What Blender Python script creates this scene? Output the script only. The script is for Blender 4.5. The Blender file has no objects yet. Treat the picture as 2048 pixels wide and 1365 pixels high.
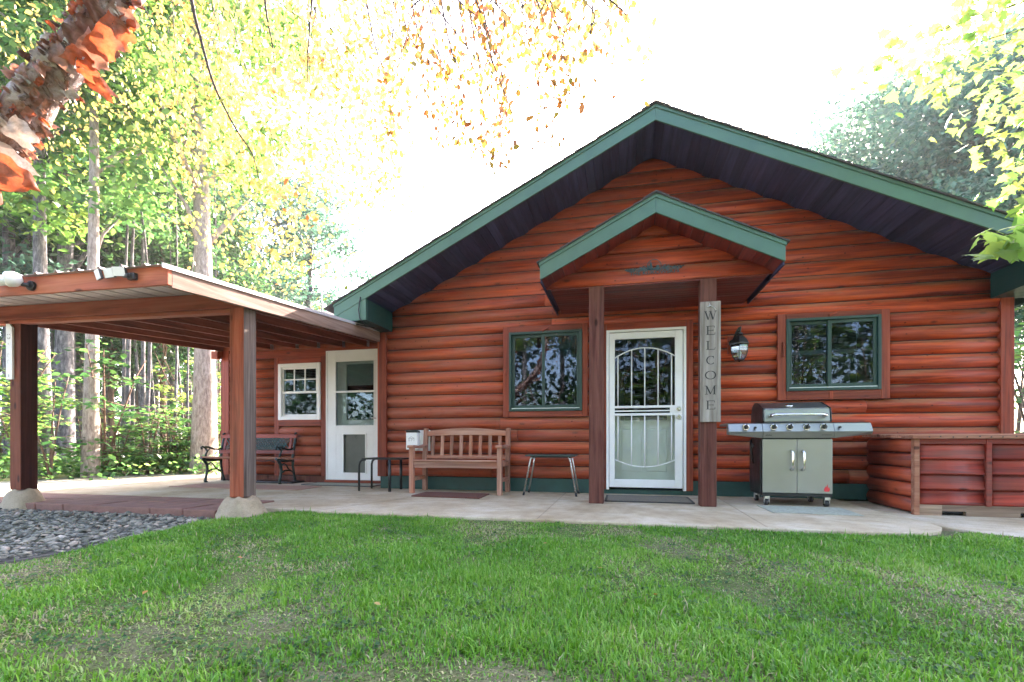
import bpy, math, random
import numpy as np
from mathutils import Vector, Matrix, Euler
R = math.radians
random.seed(7)
rng = np.random.default_rng(11)
scene = bpy.context.scene
col = scene.collection

# ---------------------------------------------------------------- camera
cam_d = bpy.data.cameras.new('camera')
cam = bpy.data.objects.new('camera', cam_d)
col.objects.link(cam)
cam_d.sensor_width = 36.0
cam_d.lens = 36.0 * 957.0 / 2048.0
cam_d.shift_y = 200.5 / 2048.0
cam_d.clip_start = 0.05
cam_d.clip_end = 2000
cam.location = (0, -6.56, 0.70)
cam.rotation_euler = (R(90), 0, R(13.0))
scene.camera = cam

# ---------------------------------------------------------------- sky, sun, exposure
SUN_EL, SUN_AZ = 31.0, 11.5          # azimuth measured from +Y towards +X
world = bpy.data.worlds.new('World')
scene.world = world
world.use_nodes = True
wn = world.node_tree
bg = wn.nodes['Background']
sky = wn.nodes.new('ShaderNodeTexSky')
sky.sky_type = 'NISHITA'
sky.sun_disc = False
sky.sun_elevation = R(SUN_EL)
sky.sun_rotation = R(SUN_AZ)
sky.air_density = 1.0
sky.dust_density = 2.5
sky.ozone_density = 1.0
wn.links.new(sky.outputs[0], bg.inputs[0])
bg.inputs[1].default_value = 0.15
sun_d = bpy.data.lights.new('sun', 'SUN')
sun_d.energy = 4.6
sun_d.angle = R(0.5)
sun_d.color = (1.0, 0.93, 0.82)
sun = bpy.data.objects.new('sun', sun_d)
col.objects.link(sun)
sv = Vector((math.sin(R(SUN_AZ)) * math.cos(R(SUN_EL)), math.cos(R(SUN_AZ)) * math.cos(R(SUN_EL)), math.sin(R(SUN_EL))))
sun.rotation_euler = sv.to_track_quat('Z', 'Y').to_euler()
sun.location = sv * 60
vs = scene.view_settings
vs.view_transform = 'Standard'
vs.look = 'None'
vs.gamma = 1.0
vs.use_curve_mapping = False
vs.exposure = 3.5
vs.use_white_balance = True
vs.white_balance_temperature = 6900
vs.white_balance_tint = 22
scene.cycles.use_denoising = True
scene.cycles.max_bounces = 8
scene.cycles.transparent_max_bounces = 12
scene.cycles.sample_clamp_indirect = 8.0

# ---------------------------------------------------------------- helpers
CS, SN = math.cos(R(13.0)), math.sin(R(13.0))

def at(px, py, Z):
    """world point Z metres in front of the camera on the ray of photo pixel (px, py)"""
    xc = (px - 1024.0) / 957.0 * Z
    return Vector((xc * CS - Z * SN, xc * SN + Z * CS - 6.56, 0.70 + (883.0 - py) / 957.0 * Z))

def ground_at(px, Z, z=-0.085):
    p = at(px, 883, Z)
    return Vector((p.x, p.y, z))

WM = {}

def tag(o, label=None, cat=None, group=None, kind=None):
    if label: o['label'] = label
    if cat: o['category'] = cat
    if group: o['group'] = group
    if kind: o['kind'] = kind
    return o

def link(o, parent=None):
    col.objects.link(o)
    if parent is not None:
        o.parent = parent
        o.matrix_parent_inverse = WM.get(parent, Matrix.Identity(4)).inverted()
    WM[o] = Matrix.Identity(4)
    return o

def thing(name, label, cat, loc=(0, 0, 0), group=None):
    o = bpy.data.objects.new(name, None)
    o.empty_display_size = 0.1
    col.objects.link(o)
    o.location = loc
    WM[o] = Matrix.Translation(Vector(loc))
    return tag(o, label, cat, group)

def part_empty(name, parent, loc=(0, 0, 0)):
    o = bpy.data.objects.new(name, None)
    o.empty_display_size = 0.05
    link(o, parent)
    return o

def lerp(a, b, t): return a + (b - a) * t

class MB:
    def __init__(self):
        self.v, self.f, self.s = [], [], []
    def add(self, vs_, fs, smooth=False):
        n = len(self.v)
        self.v += [tuple(p) for p in vs_]
        self.f += [tuple(i + n for i in q) for q in fs]
        self.s += [smooth] * len(fs)
        return self
    def box(self, x0, x1, y0, y1, z0, z1):
        p = [(x0, y0, z0), (x1, y0, z0), (x1, y1, z0), (x0, y1, z0), (x0, y0, z1), (x1, y0, z1), (x1, y1, z1), (x0, y1, z1)]
        return self.add(p, [(0, 3, 2, 1), (4, 5, 6, 7), (0, 1, 5, 4), (1, 2, 6, 5), (2, 3, 7, 6), (3, 0, 4, 7)])
    def obox(self, c, sx, sy, sz, M):
        c = Vector(c)
        p = []
        for z in (-sz / 2, sz / 2):
            for x, y in ((-sx / 2, -sy / 2), (sx / 2, -sy / 2), (sx / 2, sy / 2), (-sx / 2, sy / 2)):
                p.append(c + M @ Vector((x, y, z)))
        return self.add(p, [(0, 3, 2, 1), (4, 5, 6, 7), (0, 1, 5, 4), (1, 2, 6, 5), (2, 3, 7, 6), (3, 0, 4, 7)])
    def beam(self, a, b, w, h, up=(0, 0, 1)):
        a, b = Vector(a), Vector(b)
        d = (b - a); L = d.length; d.normalize()
        r = d.cross(Vector(up)); r.normalize(); u = r.cross(d)
        M = Matrix((r, d, u)).transposed()
        return self.obox((a + b) / 2, w, L, h, M)
    def prism(self, pts, y0, y1):
        """polygon in XZ (list of (x,z)) extruded along y"""
        n = len(pts)
        v = [(x, y0, z) for x, z in pts] + [(x, y1, z) for x, z in pts]
        f = [tuple(range(n)), tuple(range(2 * n - 1, n - 1, -1))]
        f += [(i, i + n, (i + 1) % n + n, (i + 1) % n) for i in range(n)]
        return self.add(v, f)
    def zprism(self, pts, z0, z1):
        n = len(pts)
        v = [(x, y, z0) for x, y in pts] + [(x, y, z1) for x, y in pts]
        f = [tuple(range(n - 1, -1, -1)), tuple(range(n, 2 * n))]
        f += [(i, (i + 1) % n, (i + 1) % n + n, i + n) for i in range(n)]
        return self.add(v, f)
    def xprism(self, pts, x0, x1):
        """polygon in YZ extruded along x"""
        n = len(pts)
        v = [(x0, y, z) for y, z in pts] + [(x1, y, z) for y, z in pts]
        f = [tuple(range(n)), tuple(range(2 * n - 1, n - 1, -1))]
        f += [(i, i + n, (i + 1) % n + n, (i + 1) % n) for i in range(n)]
        return self.add(v, f)
    def tube(self, pts, rad, n=8, cap=True):
        pts = [Vector(p) for p in pts]
        if not hasattr(rad, '__len__'): rad = [rad] * len(pts)
        v = []
        prev = None
        for i, p in enumerate(pts):
            t = (pts[min(i + 1, len(pts) - 1)] - pts[max(i - 1, 0)])
            if t.length < 1e-9: t = Vector((0, 0, 1))
            t.normalize()
            if prev is None:
                a = Vector((0, 0, 1)) if abs(t.z) < 0.9 else Vector((1, 0, 0))
                u = t.cross(a); u.normalize()
            else:
                u = prev - t * prev.dot(t)
                if u.length < 1e-6: u = t.orthogonal()
                u.normalize()
            prev = u
            w = t.cross(u)
            for k in range(n):
                a = 2 * math.pi * k / n
                v.append(p + (u * math.cos(a) + w * math.sin(a)) * rad[i])
        f = []
        m = len(pts)
        for i in range(m - 1):
            for k in range(n):
                f.append((i * n + k, i * n + (k + 1) % n, (i + 1) * n + (k + 1) % n, (i + 1) * n + k))
        self.add(v, f, True)
        if cap:
            b = len(self.v) - len(v)
            self.f += [tuple(b + k for k in range(n - 1, -1, -1)), tuple(b + (m - 1) * n + k for k in range(n))]
            self.s += [False, False]
        return self
    def lathe(self, prof, c, n=16):
        """profile (r,z) about vertical axis through c"""
        c = Vector(c)
        v = []
        for r, z in prof:
            for k in range(n):
                a = 2 * math.pi * k / n
                v.append((c.x + r * math.cos(a), c.y + r * math.sin(a), c.z + z))
        f = []
        for i in range(len(prof) - 1):
            for k in range(n):
                f.append((i * n + k, i * n + (k + 1) % n, (i + 1) * n + (k + 1) % n, (i + 1) * n + k))
        self.add(v, f, True)
        return self
    def disc_y(self, cx, cz, y0, y1, r, n=16, r2=None):
        """cylinder along y"""
        r2 = r if r2 is None else r2
        v = [(cx + r * math.cos(2 * math.pi * k / n), y0, cz + r * math.sin(2 * math.pi * k / n)) for k in range(n)]
        v += [(cx + r2 * math.cos(2 * math.pi * k / n), y1, cz + r2 * math.sin(2 * math.pi * k / n)) for k in range(n)]
        self.add(v, [(k, k + n, (k + 1) % n + n, (k + 1) % n) for k in range(n)], True)
        b = len(self.v) - 2 * n
        self.f += [tuple(b + k for k in range(n)), tuple(b + n + k for k in range(n - 1, -1, -1))]
        self.s += [False, False]
        return self
    def mesh(self, name, mat):
        me = bpy.data.meshes.new(name)
        me.from_pydata(self.v, [], self.f)
        me.polygons.foreach_set('use_smooth', self.s)
        me.update()
        if mat: me.materials.append(mat)
        return me
    def build(self, name, mat, parent=None, bevel=0.0, solid=0.0):
        me = self.mesh(name, mat)
        import bmesh
        bm = bmesh.new(); bm.from_mesh(me)
        bmesh.ops.recalc_face_normals(bm, faces=bm.faces)
        bm.to_mesh(me); bm.free()
        o = bpy.data.objects.new(name, me)
        link(o, parent)
        if solid:
            md = o.modifiers.new('solid', 'SOLIDIFY'); md.thickness = solid
        if bevel:
            md = o.modifiers.new('bevel', 'BEVEL'); md.width = bevel; md.segments = 2; md.limit_method = 'ANGLE'; md.angle_limit = R(40)
        return o

def copy_tree(o, parent=None):
    cpy = o.copy()
    col.objects.link(cpy)
    cpy.parent = parent
    WM[cpy] = Matrix.Identity(4)
    for ch in list(o.children):
        copy_tree(ch, cpy)
    return cpy

# ---------------------------------------------------------------- materials
def newmat(name):
    m = bpy.data.materials.new(name)
    m.use_nodes = True
    nt = m.node_tree
    return m, nt, nt.nodes['Principled BSDF']

def ramp(nt, stops, src=None):
    r = nt.nodes.new('ShaderNodeValToRGB')
    e = r.color_ramp.elements
    while len(e) < len(stops): e.new(0.5)
    for i, (p, c_) in enumerate(stops):
        e[i].position = p
        e[i].color = (*c_, 1) if len(c_) == 3 else c_
    if src is not None: nt.links.new(src, r.inputs[0])
    return r

def mixc(nt, fac, a, b, mode='MIX'):
    m = nt.nodes.new('ShaderNodeMix')
    m.data_type = 'RGBA'; m.blend_type = mode
    for sock, val in ((m.inputs[0], fac), (m.inputs[6], a), (m.inputs[7], b)):
        if hasattr(val, 'links') or hasattr(val, 'is_linked'): nt.links.new(val, sock)
        elif isinstance(val, (int, float)): sock.default_value = val
        else: sock.default_value = (*val, 1)
    return m.outputs[2]

def coords(nt, scale=(1, 1, 1), rand=True, rot=(0, 0, 0)):
    tc = nt.nodes.new('ShaderNodeTexCoord')
    mp = nt.nodes.new('ShaderNodeMapping')
    mp.inputs['Scale'].default_value = scale
    mp.inputs['Rotation'].default_value = rot
    if rand:
        oi = nt.nodes.new('ShaderNodeObjectInfo')
        ml = nt.nodes.new('ShaderNodeMath'); ml.operation = 'MULTIPLY'; ml.inputs[1].default_value = 37.0
        nt.links.new(oi.outputs['Random'], ml.inputs[0])
        va = nt.nodes.new('ShaderNodeVectorMath'); va.operation = 'ADD'
        nt.links.new(tc.outputs['Object'], va.inputs[0]); nt.links.new(ml.outputs[0], va.inputs[1])
        nt.links.new(va.outputs[0], mp.inputs['Vector'])
    else:
        nt.links.new(tc.outputs['Object'], mp.inputs['Vector'])
    return mp.outputs[0]

def noise(nt, vec, scale=5.0, detail=6.0, rough=0.6, dist=0.0):
    n = nt.nodes.new('ShaderNodeTexNoise')
    n.inputs['Scale'].default_value = scale
    n.inputs['Detail'].default_value = detail
    n.inputs['Roughness'].default_value = rough
    n.inputs['Distortion'].default_value = dist
    nt.links.new(vec, n.inputs['Vector'])
    return n.outputs[0]

def bump(nt, bsdf, height, strength=0.3, dist=0.01):
    b = nt.nodes.new('ShaderNodeBump')
    b.inputs['Strength'].default_value = strength
    b.inputs['Distance'].default_value = dist
    nt.links.new(height, b.inputs['Height'])
    nt.links.new(b.outputs[0], bsdf.inputs['Normal'])

def mat_wood(name, dark, mid, light, axis='x', rough=0.55, fade=None, fade_amt=0.5, knots=True, grain=28.0, bstr=0.35, spec=0.3):
    m, nt, b = newmat(name)
    sc = {'x': (1.1, grain, grain), 'y': (grain, 1.1, grain), 'z': (grain, grain, 1.1)}[axis]
    v = coords(nt, sc)
    g = noise(nt, v, 1.0, 7, 0.62, 0.6)
    rp = ramp(nt, [(0.34, dark), (0.5, mid), (0.66, light)], g)
    c_ = rp.outputs[0]
    # blotches of worn stain
    v2 = coords(nt, {'x': (0.8, 3, 5), 'y': (3, .8, 5), 'z': (5, 5, .9)}[axis])
    bl = noise(nt, v2, 1.6, 5, 0.65)
    if fade:
        fr = ramp(nt, [(0.42, (0, 0, 0)), (0.68, (1, 1, 1))], bl)
        ml = nt.nodes.new('ShaderNodeMath'); ml.operation = 'MULTIPLY'; ml.inputs[1].default_value = fade_amt
        nt.links.new(fr.outputs[0], ml.inputs[0])
        c_ = mixc(nt, ml.outputs[0], c_, fade)
    oi = nt.nodes.new('ShaderNodeObjectInfo')
    mr = nt.nodes.new('ShaderNodeMapRange')
    mr.inputs['To Min'].default_value = 0.66; mr.inputs['To Max'].default_value = 1.22
    nt.links.new(oi.outputs['Random'], mr.inputs['Value'])
    gm = nt.nodes.new('ShaderNodeVectorMath'); gm.operation = 'SCALE'
    nt.links.new(c_, gm.inputs[0]); nt.links.new(mr.outputs[0], gm.inputs['Scale'])
    c_ = gm.outputs[0]
    if knots:
        vk = coords(nt, {'x': (2.3, 5.5, 5.5), 'y': (5.5, 2.3, 5.5), 'z': (5.5, 5.5, 2.3)}[axis])
        vo = nt.nodes.new('ShaderNodeTexVoronoi'); vo.inputs['Scale'].default_value = 1.0
        nt.links.new(vk, vo.inputs['Vector'])
        kr = ramp(nt, [(0.06, (0.28, 0.26, 0.25)), (0.13, (1, 1, 1))], vo.outputs['Distance'])
        c_ = mixc(nt, 1.0, c_, kr.outputs[0], 'MULTIPLY')
    nt.links.new(c_, b.inputs['Base Color'])
    rr = ramp(nt, [(0.3, (rough - .1,) * 3), (0.7, (rough + .15,) * 3)], bl)
    nt.links.new(rr.outputs[0], b.inputs['Roughness'])
    b.inputs['Specular IOR Level'].default_value = spec
    bump(nt, b, g, bstr, 0.004)
    return m

def mat_plain(name, color, rough=0.5, metal=0.0, var=0.12, scale=6.0, bstr=0.06, spec=0.5, rvar=0.1):
    m, nt, b = newmat(name)
    v = coords(nt)
    n = noise(nt, v, scale, 6, 0.65)
    lo = tuple(max(0, c_ * (1 - var)) for c_ in color); hi = tuple(c_ * (1 + var) for c_ in color)
    rp = ramp(nt, [(0.3, lo), (0.7, hi)], n)
    nt.links.new(rp.outputs[0], b.inputs['Base Color'])
    rr = ramp(nt, [(0.3, (max(0.02, rough - rvar),) * 3), (0.7, (rough + rvar,) * 3)], n)
    nt.links.new(rr.outputs[0], b.inputs['Roughness'])
    b.inputs['Metallic'].default_value = metal
    b.inputs['Specular IOR Level'].default_value = spec
    n2 = noise(nt, v, scale * 14, 3, 0.6)
    bump(nt, b, n2, bstr, 0.003)
    return m

def mat_leaf(name, stops, trans=0.55, tcol=(1.35, 1.25, 0.55), rough=0.45):
    """stops: colours chosen by the per-leaf attribute 'v' and the object's random number"""
    m, nt, b = newmat(name)
    out = nt.nodes['Material Output']
    a = nt.nodes.new('ShaderNodeAttribute'); a.attribute_name = 'v'
    oi = nt.nodes.new('ShaderNodeObjectInfo')
    mx = nt.nodes.new('ShaderNodeMath'); mx.operation = 'MULTIPLY_ADD'
    mx.inputs[1].default_value = 0.3; mx.inputs[2].default_value = -0.15
    nt.links.new(oi.outputs['Random'], mx.inputs[0])
    ad = nt.nodes.new('ShaderNodeMath'); ad.operation = 'ADD'; ad.use_clamp = True
    nt.links.new(a.outputs['Fac'], ad.inputs[0]); nt.links.new(mx.outputs[0], ad.inputs[1])
    n = len(stops)
    rp = ramp(nt, [(i / (n - 1), s_) for i, s_ in enumerate(stops)], ad.outputs[0])
    nt.links.new(rp.outputs[0], b.inputs['Base Color'])
    b.inputs['Roughness'].default_value = rough
    b.inputs['Specular IOR Level'].default_value = 0.35
    t = nt.nodes.new('ShaderNodeBsdfTranslucent')
    tc = mixc(nt, 1.0, rp.outputs[0], tcol, 'MULTIPLY')
    sc = nt.nodes.new('ShaderNodeVectorMath'); sc.operation = 'SCALE'; sc.inputs['Scale'].default_value = 2.2
    nt.links.new(tc, sc.inputs[0])
    nt.links.new(sc.outputs[0], t.inputs['Color'])
    mix = nt.nodes.new('ShaderNodeMixShader'); mix.inputs[0].default_value = trans
    nt.links.new(b.outputs[0], mix.inputs[1]); nt.links.new(t.outputs[0], mix.inputs[2])
    nt.links.new(mix.outputs[0], out.inputs['Surface'])
    return m

def mat_glass(name, refl=0.16, tint=(1, 1, 1), rough=0.02):
    """thin window pane: mostly see-through, mirror-like reflection that grows at grazing angles"""
    m, nt, b = newmat(name)
    out = nt.nodes['Material Output']
    nt.nodes.remove(b)
    tr = nt.nodes.new('ShaderNodeBsdfTransparent'); tr.inputs[0].default_value = (*tint, 1)
    gl = nt.nodes.new('ShaderNodeBsdfGlossy'); gl.inputs['Roughness'].default_value = rough; gl.inputs['Color'].default_value = (0.62, 0.74, 0.9, 1)
    v = coords(nt)
    w = noise(nt, v, 1.6, 2, 0.5)
    bp = nt.nodes.new('ShaderNodeBump'); bp.inputs['Strength'].default_value = 0.012; bp.inputs['Distance'].default_value = 0.02
    nt.links.new(w, bp.inputs['Height']); nt.links.new(bp.outputs[0], gl.inputs['Normal'])
    lw = nt.nodes.new('ShaderNodeLayerWeight'); lw.inputs['Blend'].default_value = 0.13
    ad = nt.nodes.new('ShaderNodeMath'); ad.operation = 'ADD'; ad.use_clamp = True; ad.inputs[1].default_value = refl
    nt.links.new(lw.outputs['Fresnel'], ad.inputs[0])
    mix = nt.nodes.new('ShaderNodeMixShader')
    nt.links.new(ad.outputs[0], mix.inputs[0]); nt.links.new(tr.outputs[0], mix.inputs[1]); nt.links.new(gl.outputs[0], mix.inputs[2])
    nt.links.new(mix.outputs[0], out.inputs['Surface'])
    return m

def mat_bark(name, dark, mid, light, scale=1.0, stretch=(9, 9, 1.6), bstr=0.8):
    m, nt, b = newmat(name)
    v = coords(nt, tuple(k * scale for k in stretch))
    n = noise(nt, v, 1.5, 8, 0.7, 0.4)
    rp = ramp(nt, [(0.3, dark), (0.5, mid), (0.68, light)], n)
    nt.links.new(rp.outputs[0], b.inputs['Base Color'])
    b.inputs['Roughness'].default_value = 0.9
    b.inputs['Specular IOR Level'].default_value = 0.15
    bump(nt, b, n, bstr, 0.02)
    return m

def weather_tops(m, tan):
    """stain worn to bare wood along the exposed upper curve of each log (attribute 'h': 0 bottom, 1 top)"""
    nt = m.node_tree
    b = nt.nodes['Principled BSDF']
    src = b.inputs['Base Color'].links[0].from_socket
    a = nt.nodes.new('ShaderNodeAttribute'); a.attribute_name = 'h'
    v = coords(nt, (0.55, 2.0, 2.0))
    n = noise(nt, v, 2.2, 6, 0.65)
    ad = nt.nodes.new('ShaderNodeMath'); ad.operation = 'ADD'
    mr = nt.nodes.new('ShaderNodeMapRange'); mr.inputs['From Min'].default_value = .25; mr.inputs['From Max'].default_value = .75; mr.inputs['To Min'].default_value = -.42; mr.inputs['To Max'].default_value = .42
    nt.links.new(n, mr.inputs['Value']); nt.links.new(mr.outputs[0], ad.inputs[0]); nt.links.new(a.outputs['Fac'], ad.inputs[1])
    rp = ramp(nt, [(0.66, (0, 0, 0)), (1.05, (.6, .6, .6))], ad.outputs[0])
    c1 = mixc(nt, rp.outputs[0], src, tan)
    # left half pinker: faded stain plus lens flare haze put into the colour
    tc = nt.nodes.new('ShaderNodeTexCoord'); sx = nt.nodes.new('ShaderNodeSeparateXYZ'); nt.links.new(tc.outputs['Object'], sx.inputs[0])
    mx = nt.nodes.new('ShaderNodeMapRange'); mx.inputs['From Min'].default_value = 1.6; mx.inputs['From Max'].default_value = -3.2; mx.inputs['To Min'].default_value = 0.0; mx.inputs['To Max'].default_value = 0.8
    nt.links.new(sx.outputs[0], mx.inputs['Value'])
    n5 = noise(nt, coords(nt, (0.8, 4, 4)), 2.0, 6, 0.65)
    r5 = ramp(nt, [(0.34, (.12, .12, .12)), (0.6, (1, 1, 1))], n5)
    mu = nt.nodes.new('ShaderNodeMath'); mu.operation = 'MULTIPLY'; nt.links.new(mx.outputs[0], mu.inputs[0]); nt.links.new(r5.outputs[0], mu.inputs[1])
    c2 = mixc(nt, mu.outputs[0], c1, (0.35, 0.115, 0.07))
    # small dark nail heads and pitch specks
    vo = nt.nodes.new('ShaderNodeTexVoronoi'); vo.inputs['Scale'].default_value = 1.0
    nt.links.new(coords(nt, (7, 9, 9)), vo.inputs['Vector'])
    kr = ramp(nt, [(0.05, (.15, .12, .12)), (0.10, (1, 1, 1))], vo.outputs['Distance'])
    c3 = mixc(nt, 0.9, c2, kr.outputs[0], 'MULTIPLY')
    nt.links.new(c3, b.inputs['Base Color'])
    return m

M = {}
M['log'] = mat_wood('log_stain', (0.125, 0.013, 0.005), (0.41, 0.052, 0.012), (0.58, 0.10, 0.024), 'x', 0.52, (0.24, 0.05, 0.03), 0.6, True, 26.0, 0.6, 0.3)
weather_tops(M['log'], (0.36, 0.18, 0.09))
M['trim'] = mat_wood('trim_stain', (0.11, 0.016, 0.008), (0.24, 0.036, 0.014), (0.32, 0.06, 0.026), 'x', 0.5, (0.24, 0.07, 0.04), 0.5)
M['trim_v'] = mat_wood('trim_stain_upright', (0.11, 0.016, 0.008), (0.24, 0.036, 0.014), (0.32, 0.06, 0.026), 'z', 0.5, (0.24, 0.07, 0.04), 0.5)
M['post'] = mat_wood('rough_sawn_post', (0.055, 0.018, 0.013), (0.105, 0.034, 0.025), (0.155, 0.058, 0.044), 'z', 0.75, (0.2, 0.1, 0.075), 0.4, True, 30, 0.9, 0.15)
M['cpost'] = mat_wood('carport_post_stain', (0.13, 0.028, 0.012), (0.27, 0.062, 0.028), (0.36, 0.10, 0.05), 'z', 0.7, (0.17, 0.075, 0.045), 0.6, True, 24, 0.8, 0.2)
M['cbeam'] = mat_wood('carport_beam_stain', (0.19, 0.04, 0.018), (0.36, 0.085, 0.04), (0.46, 0.14, 0.075), 'x', 0.65, (0.36, 0.15, 0.09), 0.5, True, 16, 0.5, 0.2)
M['crafter'] = mat_wood('carport_rafter_stain', (0.11, 0.03, 0.018), (0.21, 0.055, 0.03), (0.3, 0.085, 0.05), 'y', 0.7, (0.22, 0.09, 0.06), 0.5, True, 16, 0.5, 0.2)
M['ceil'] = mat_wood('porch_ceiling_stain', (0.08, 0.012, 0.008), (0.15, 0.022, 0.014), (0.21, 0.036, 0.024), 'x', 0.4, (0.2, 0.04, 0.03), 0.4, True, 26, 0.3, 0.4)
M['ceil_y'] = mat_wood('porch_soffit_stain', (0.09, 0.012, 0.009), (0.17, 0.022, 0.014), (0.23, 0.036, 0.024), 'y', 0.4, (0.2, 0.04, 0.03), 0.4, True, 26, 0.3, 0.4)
M['teak'] = mat_wood('bench_wood', (0.22, 0.105, 0.072), (0.35, 0.19, 0.14), (0.46, 0.28, 0.21), 'x', 0.75, (0.42, 0.15, 0.085), 0.75, False, 22, 0.5, 0.15)
M['teak_v'] = mat_wood('bench_wood_upright', (0.22, 0.105, 0.072), (0.35, 0.19, 0.14), (0.46, 0.28, 0.21), 'z', 0.75, (0.42, 0.15, 0.085), 0.75, False, 22, 0.5, 0.15)
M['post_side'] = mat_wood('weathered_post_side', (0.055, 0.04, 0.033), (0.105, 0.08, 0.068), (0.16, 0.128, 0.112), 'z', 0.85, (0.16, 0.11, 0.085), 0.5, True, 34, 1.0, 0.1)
M['rake'] = mat_wood('weathered_rake_board', (0.16, 0.09, 0.065), (0.26, 0.165, 0.125), (0.36, 0.25, 0.2), 'y', 0.75, (0.3, 0.2, 0.16), 0.6, True, 16, 0.6, 0.15)
M['greywood'] = mat_wood('weathered_sign_board', (0.17, 0.145, 0.12), (0.34, 0.30, 0.255), (0.46, 0.42, 0.37), 'z', 0.85, (0.2, 0.175, 0.15), 0.6, True, 20, 0.8, 0.1)
M['boxwood'] = mat_wood('storage_box_stain', (0.13, 0.013, 0.008), (0.30, 0.028, 0.014), (0.41, 0.052, 0.024), 'x', 0.5, (0.12, 0.075, 0.055), 0.55, True, 22, 0.5, 0.35)
M['boxwood_y'] = mat_wood('storage_box_side_stain', (0.15, 0.024, 0.010), (0.33, 0.05, 0.017), (0.42, 0.08, 0.028), 'y', 0.5, (0.2, 0.05, 0.03), 0.4, True, 22, 0.5, 0.35)
M['skid'] = mat_wood('storage_box_skid_wood', (0.14, 0.085, 0.055), (0.25, 0.16, 0.105), (0.34, 0.23, 0.16), 'x', 0.8, (0.2, 0.16, 0.12), 0.5)
M['lidwood'] = mat_wood('storage_box_lid_wood', (0.22, 0.085, 0.05), (0.36, 0.16, 0.095), (0.48, 0.25, 0.16), 'x', 0.75, (0.3, 0.1, 0.055), 0.7)
M['green'] = mat_plain('green_fascia_paint', (0.052, 0.128, 0.094), 0.45, var=0.16, scale=2.0, bstr=0.05)
M['green_dk'] = mat_plain('green_window_frame', (0.006, 0.042, 0.034), 0.4, var=0.15)
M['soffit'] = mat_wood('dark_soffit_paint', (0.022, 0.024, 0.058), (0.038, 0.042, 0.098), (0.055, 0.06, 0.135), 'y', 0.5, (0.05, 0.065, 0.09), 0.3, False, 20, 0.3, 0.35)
M['found'] = mat_plain('dark_green_foundation_paint', (0.012, 0.062, 0.055), 0.5, var=0.3, scale=4, bstr=0.25)
M['shingle'] = mat_plain('asphalt_shingle', (0.055, 0.05, 0.048), 0.95, var=0.45, scale=30, bstr=0.6)
M['white'] = mat_plain('white_paint', (0.78, 0.79, 0.8), 0.38, var=0.05, scale=3)
M['white_pl'] = mat_plain('white_plastic', (0.75, 0.75, 0.74), 0.45, var=0.06)
M['dark_room'] = mat_plain('dark_interior', (0.03, 0.032, 0.035), 0.9)
M['blind'] = mat_plain('window_blind_slats', (0.42, 0.45, 0.45), 0.6)
M['grey_door'] = mat_plain('grey_inner_door', (0.22, 0.235, 0.235), 0.5, var=0.05)
M['beige_door'] = mat_plain('sage_inner_door', (0.55, 0.60, 0.55), 0.5, var=0.05)
M['screen'] = mat_plain('pet_door_flap', (0.075, 0.085, 0.075), 0.35, var=0.25, scale=3)
M['glass'] = mat_glass('window_glass', 0.03, (0.75, 0.8, 0.8))
M['glass_dk'] = mat_glass('dark_window_glass', 0.035, (0.4, 0.46, 0.5))
M['glass_door'] = mat_glass('door_glass', 0.02, (0.97, 0.98, 0.97))
M['glass_screen'] = mat_glass('screened_door_glass', 0.02, (0.34, 0.36, 0.37))
M['glass_lamp'] = mat_glass('lamp_glass', 0.25, (0.8, 0.85, 0.75), 0.08)
M['steel'] = mat_plain('brushed_stainless', (0.30, 0.31, 0.295), 0.42, 1.0, 0.08, 1.6, 0.01, rvar=0.05)
M['chrome'] = mat_plain('polished_handle', (0.72, 0.72, 0.7), 0.12, 1.0, 0.05)
M['alu'] = mat_plain('aluminium_leg', (0.62, 0.63, 0.62), 0.3, 1.0, 0.1)
M['galv'] = mat_plain('galvanised_hanger', (0.4, 0.41, 0.42), 0.5, 0.8, 0.2)
M['black'] = mat_plain('black_paint', (0.012, 0.014, 0.014), 0.4, var=0.3)
M['black_pl'] = mat_plain('black_plastic', (0.014, 0.015, 0.015), 0.35, var=0.2)
M['iron'] = mat_plain('cast_iron_green_black', (0.012, 0.026, 0.024), 0.4, 0.3, 0.4, 8, 0.3)
M['lattice'] = mat_plain('verdigris_lattice', (0.045, 0.17, 0.17), 0.55, 0.2, 0.35, 8, 0.3)
M['tablegreen'] = mat_plain('dark_green_tabletop', (0.018, 0.05, 0.042), 0.4, var=0.2)
M['verdigris'] = mat_plain('plaque_metal', (0.03, 0.065, 0.07), 0.5, 0.4, 0.4, 20, 0.3)
M['ink'] = mat_plain('lettering_paint', (0.02, 0.02, 0.018), 0.7)
M['faint_ink'] = mat_plain('faded_lettering_paint', (0.33, 0.32, 0.3), 0.8)
M['red_ink'] = mat_plain('red_flame_decal', (0.55, 0.03, 0.035), 0.5)
M['mat_brown'] = mat_plain('coir_mat', (0.115, 0.04, 0.026), 0.95, var=0.5, scale=60, bstr=1.0)
M['mat_grey'] = mat_plain('grey_green_mat', (0.31, 0.325, 0.26), 0.9, var=0.3, scale=40, bstr=0.8)
M['mat_door'] = mat_plain('worn_door_mat', (0.19, 0.165, 0.13), 0.95, var=0.35, scale=50, bstr=0.9)
M['mat_edge'] = mat_plain('black_rubber', (0.02, 0.022, 0.02), 0.7)
M['mat_red'] = mat_plain('dusty_red_mat', (0.33, 0.19, 0.14), 0.95, var=0.2, scale=40, bstr=0.6)

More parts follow.
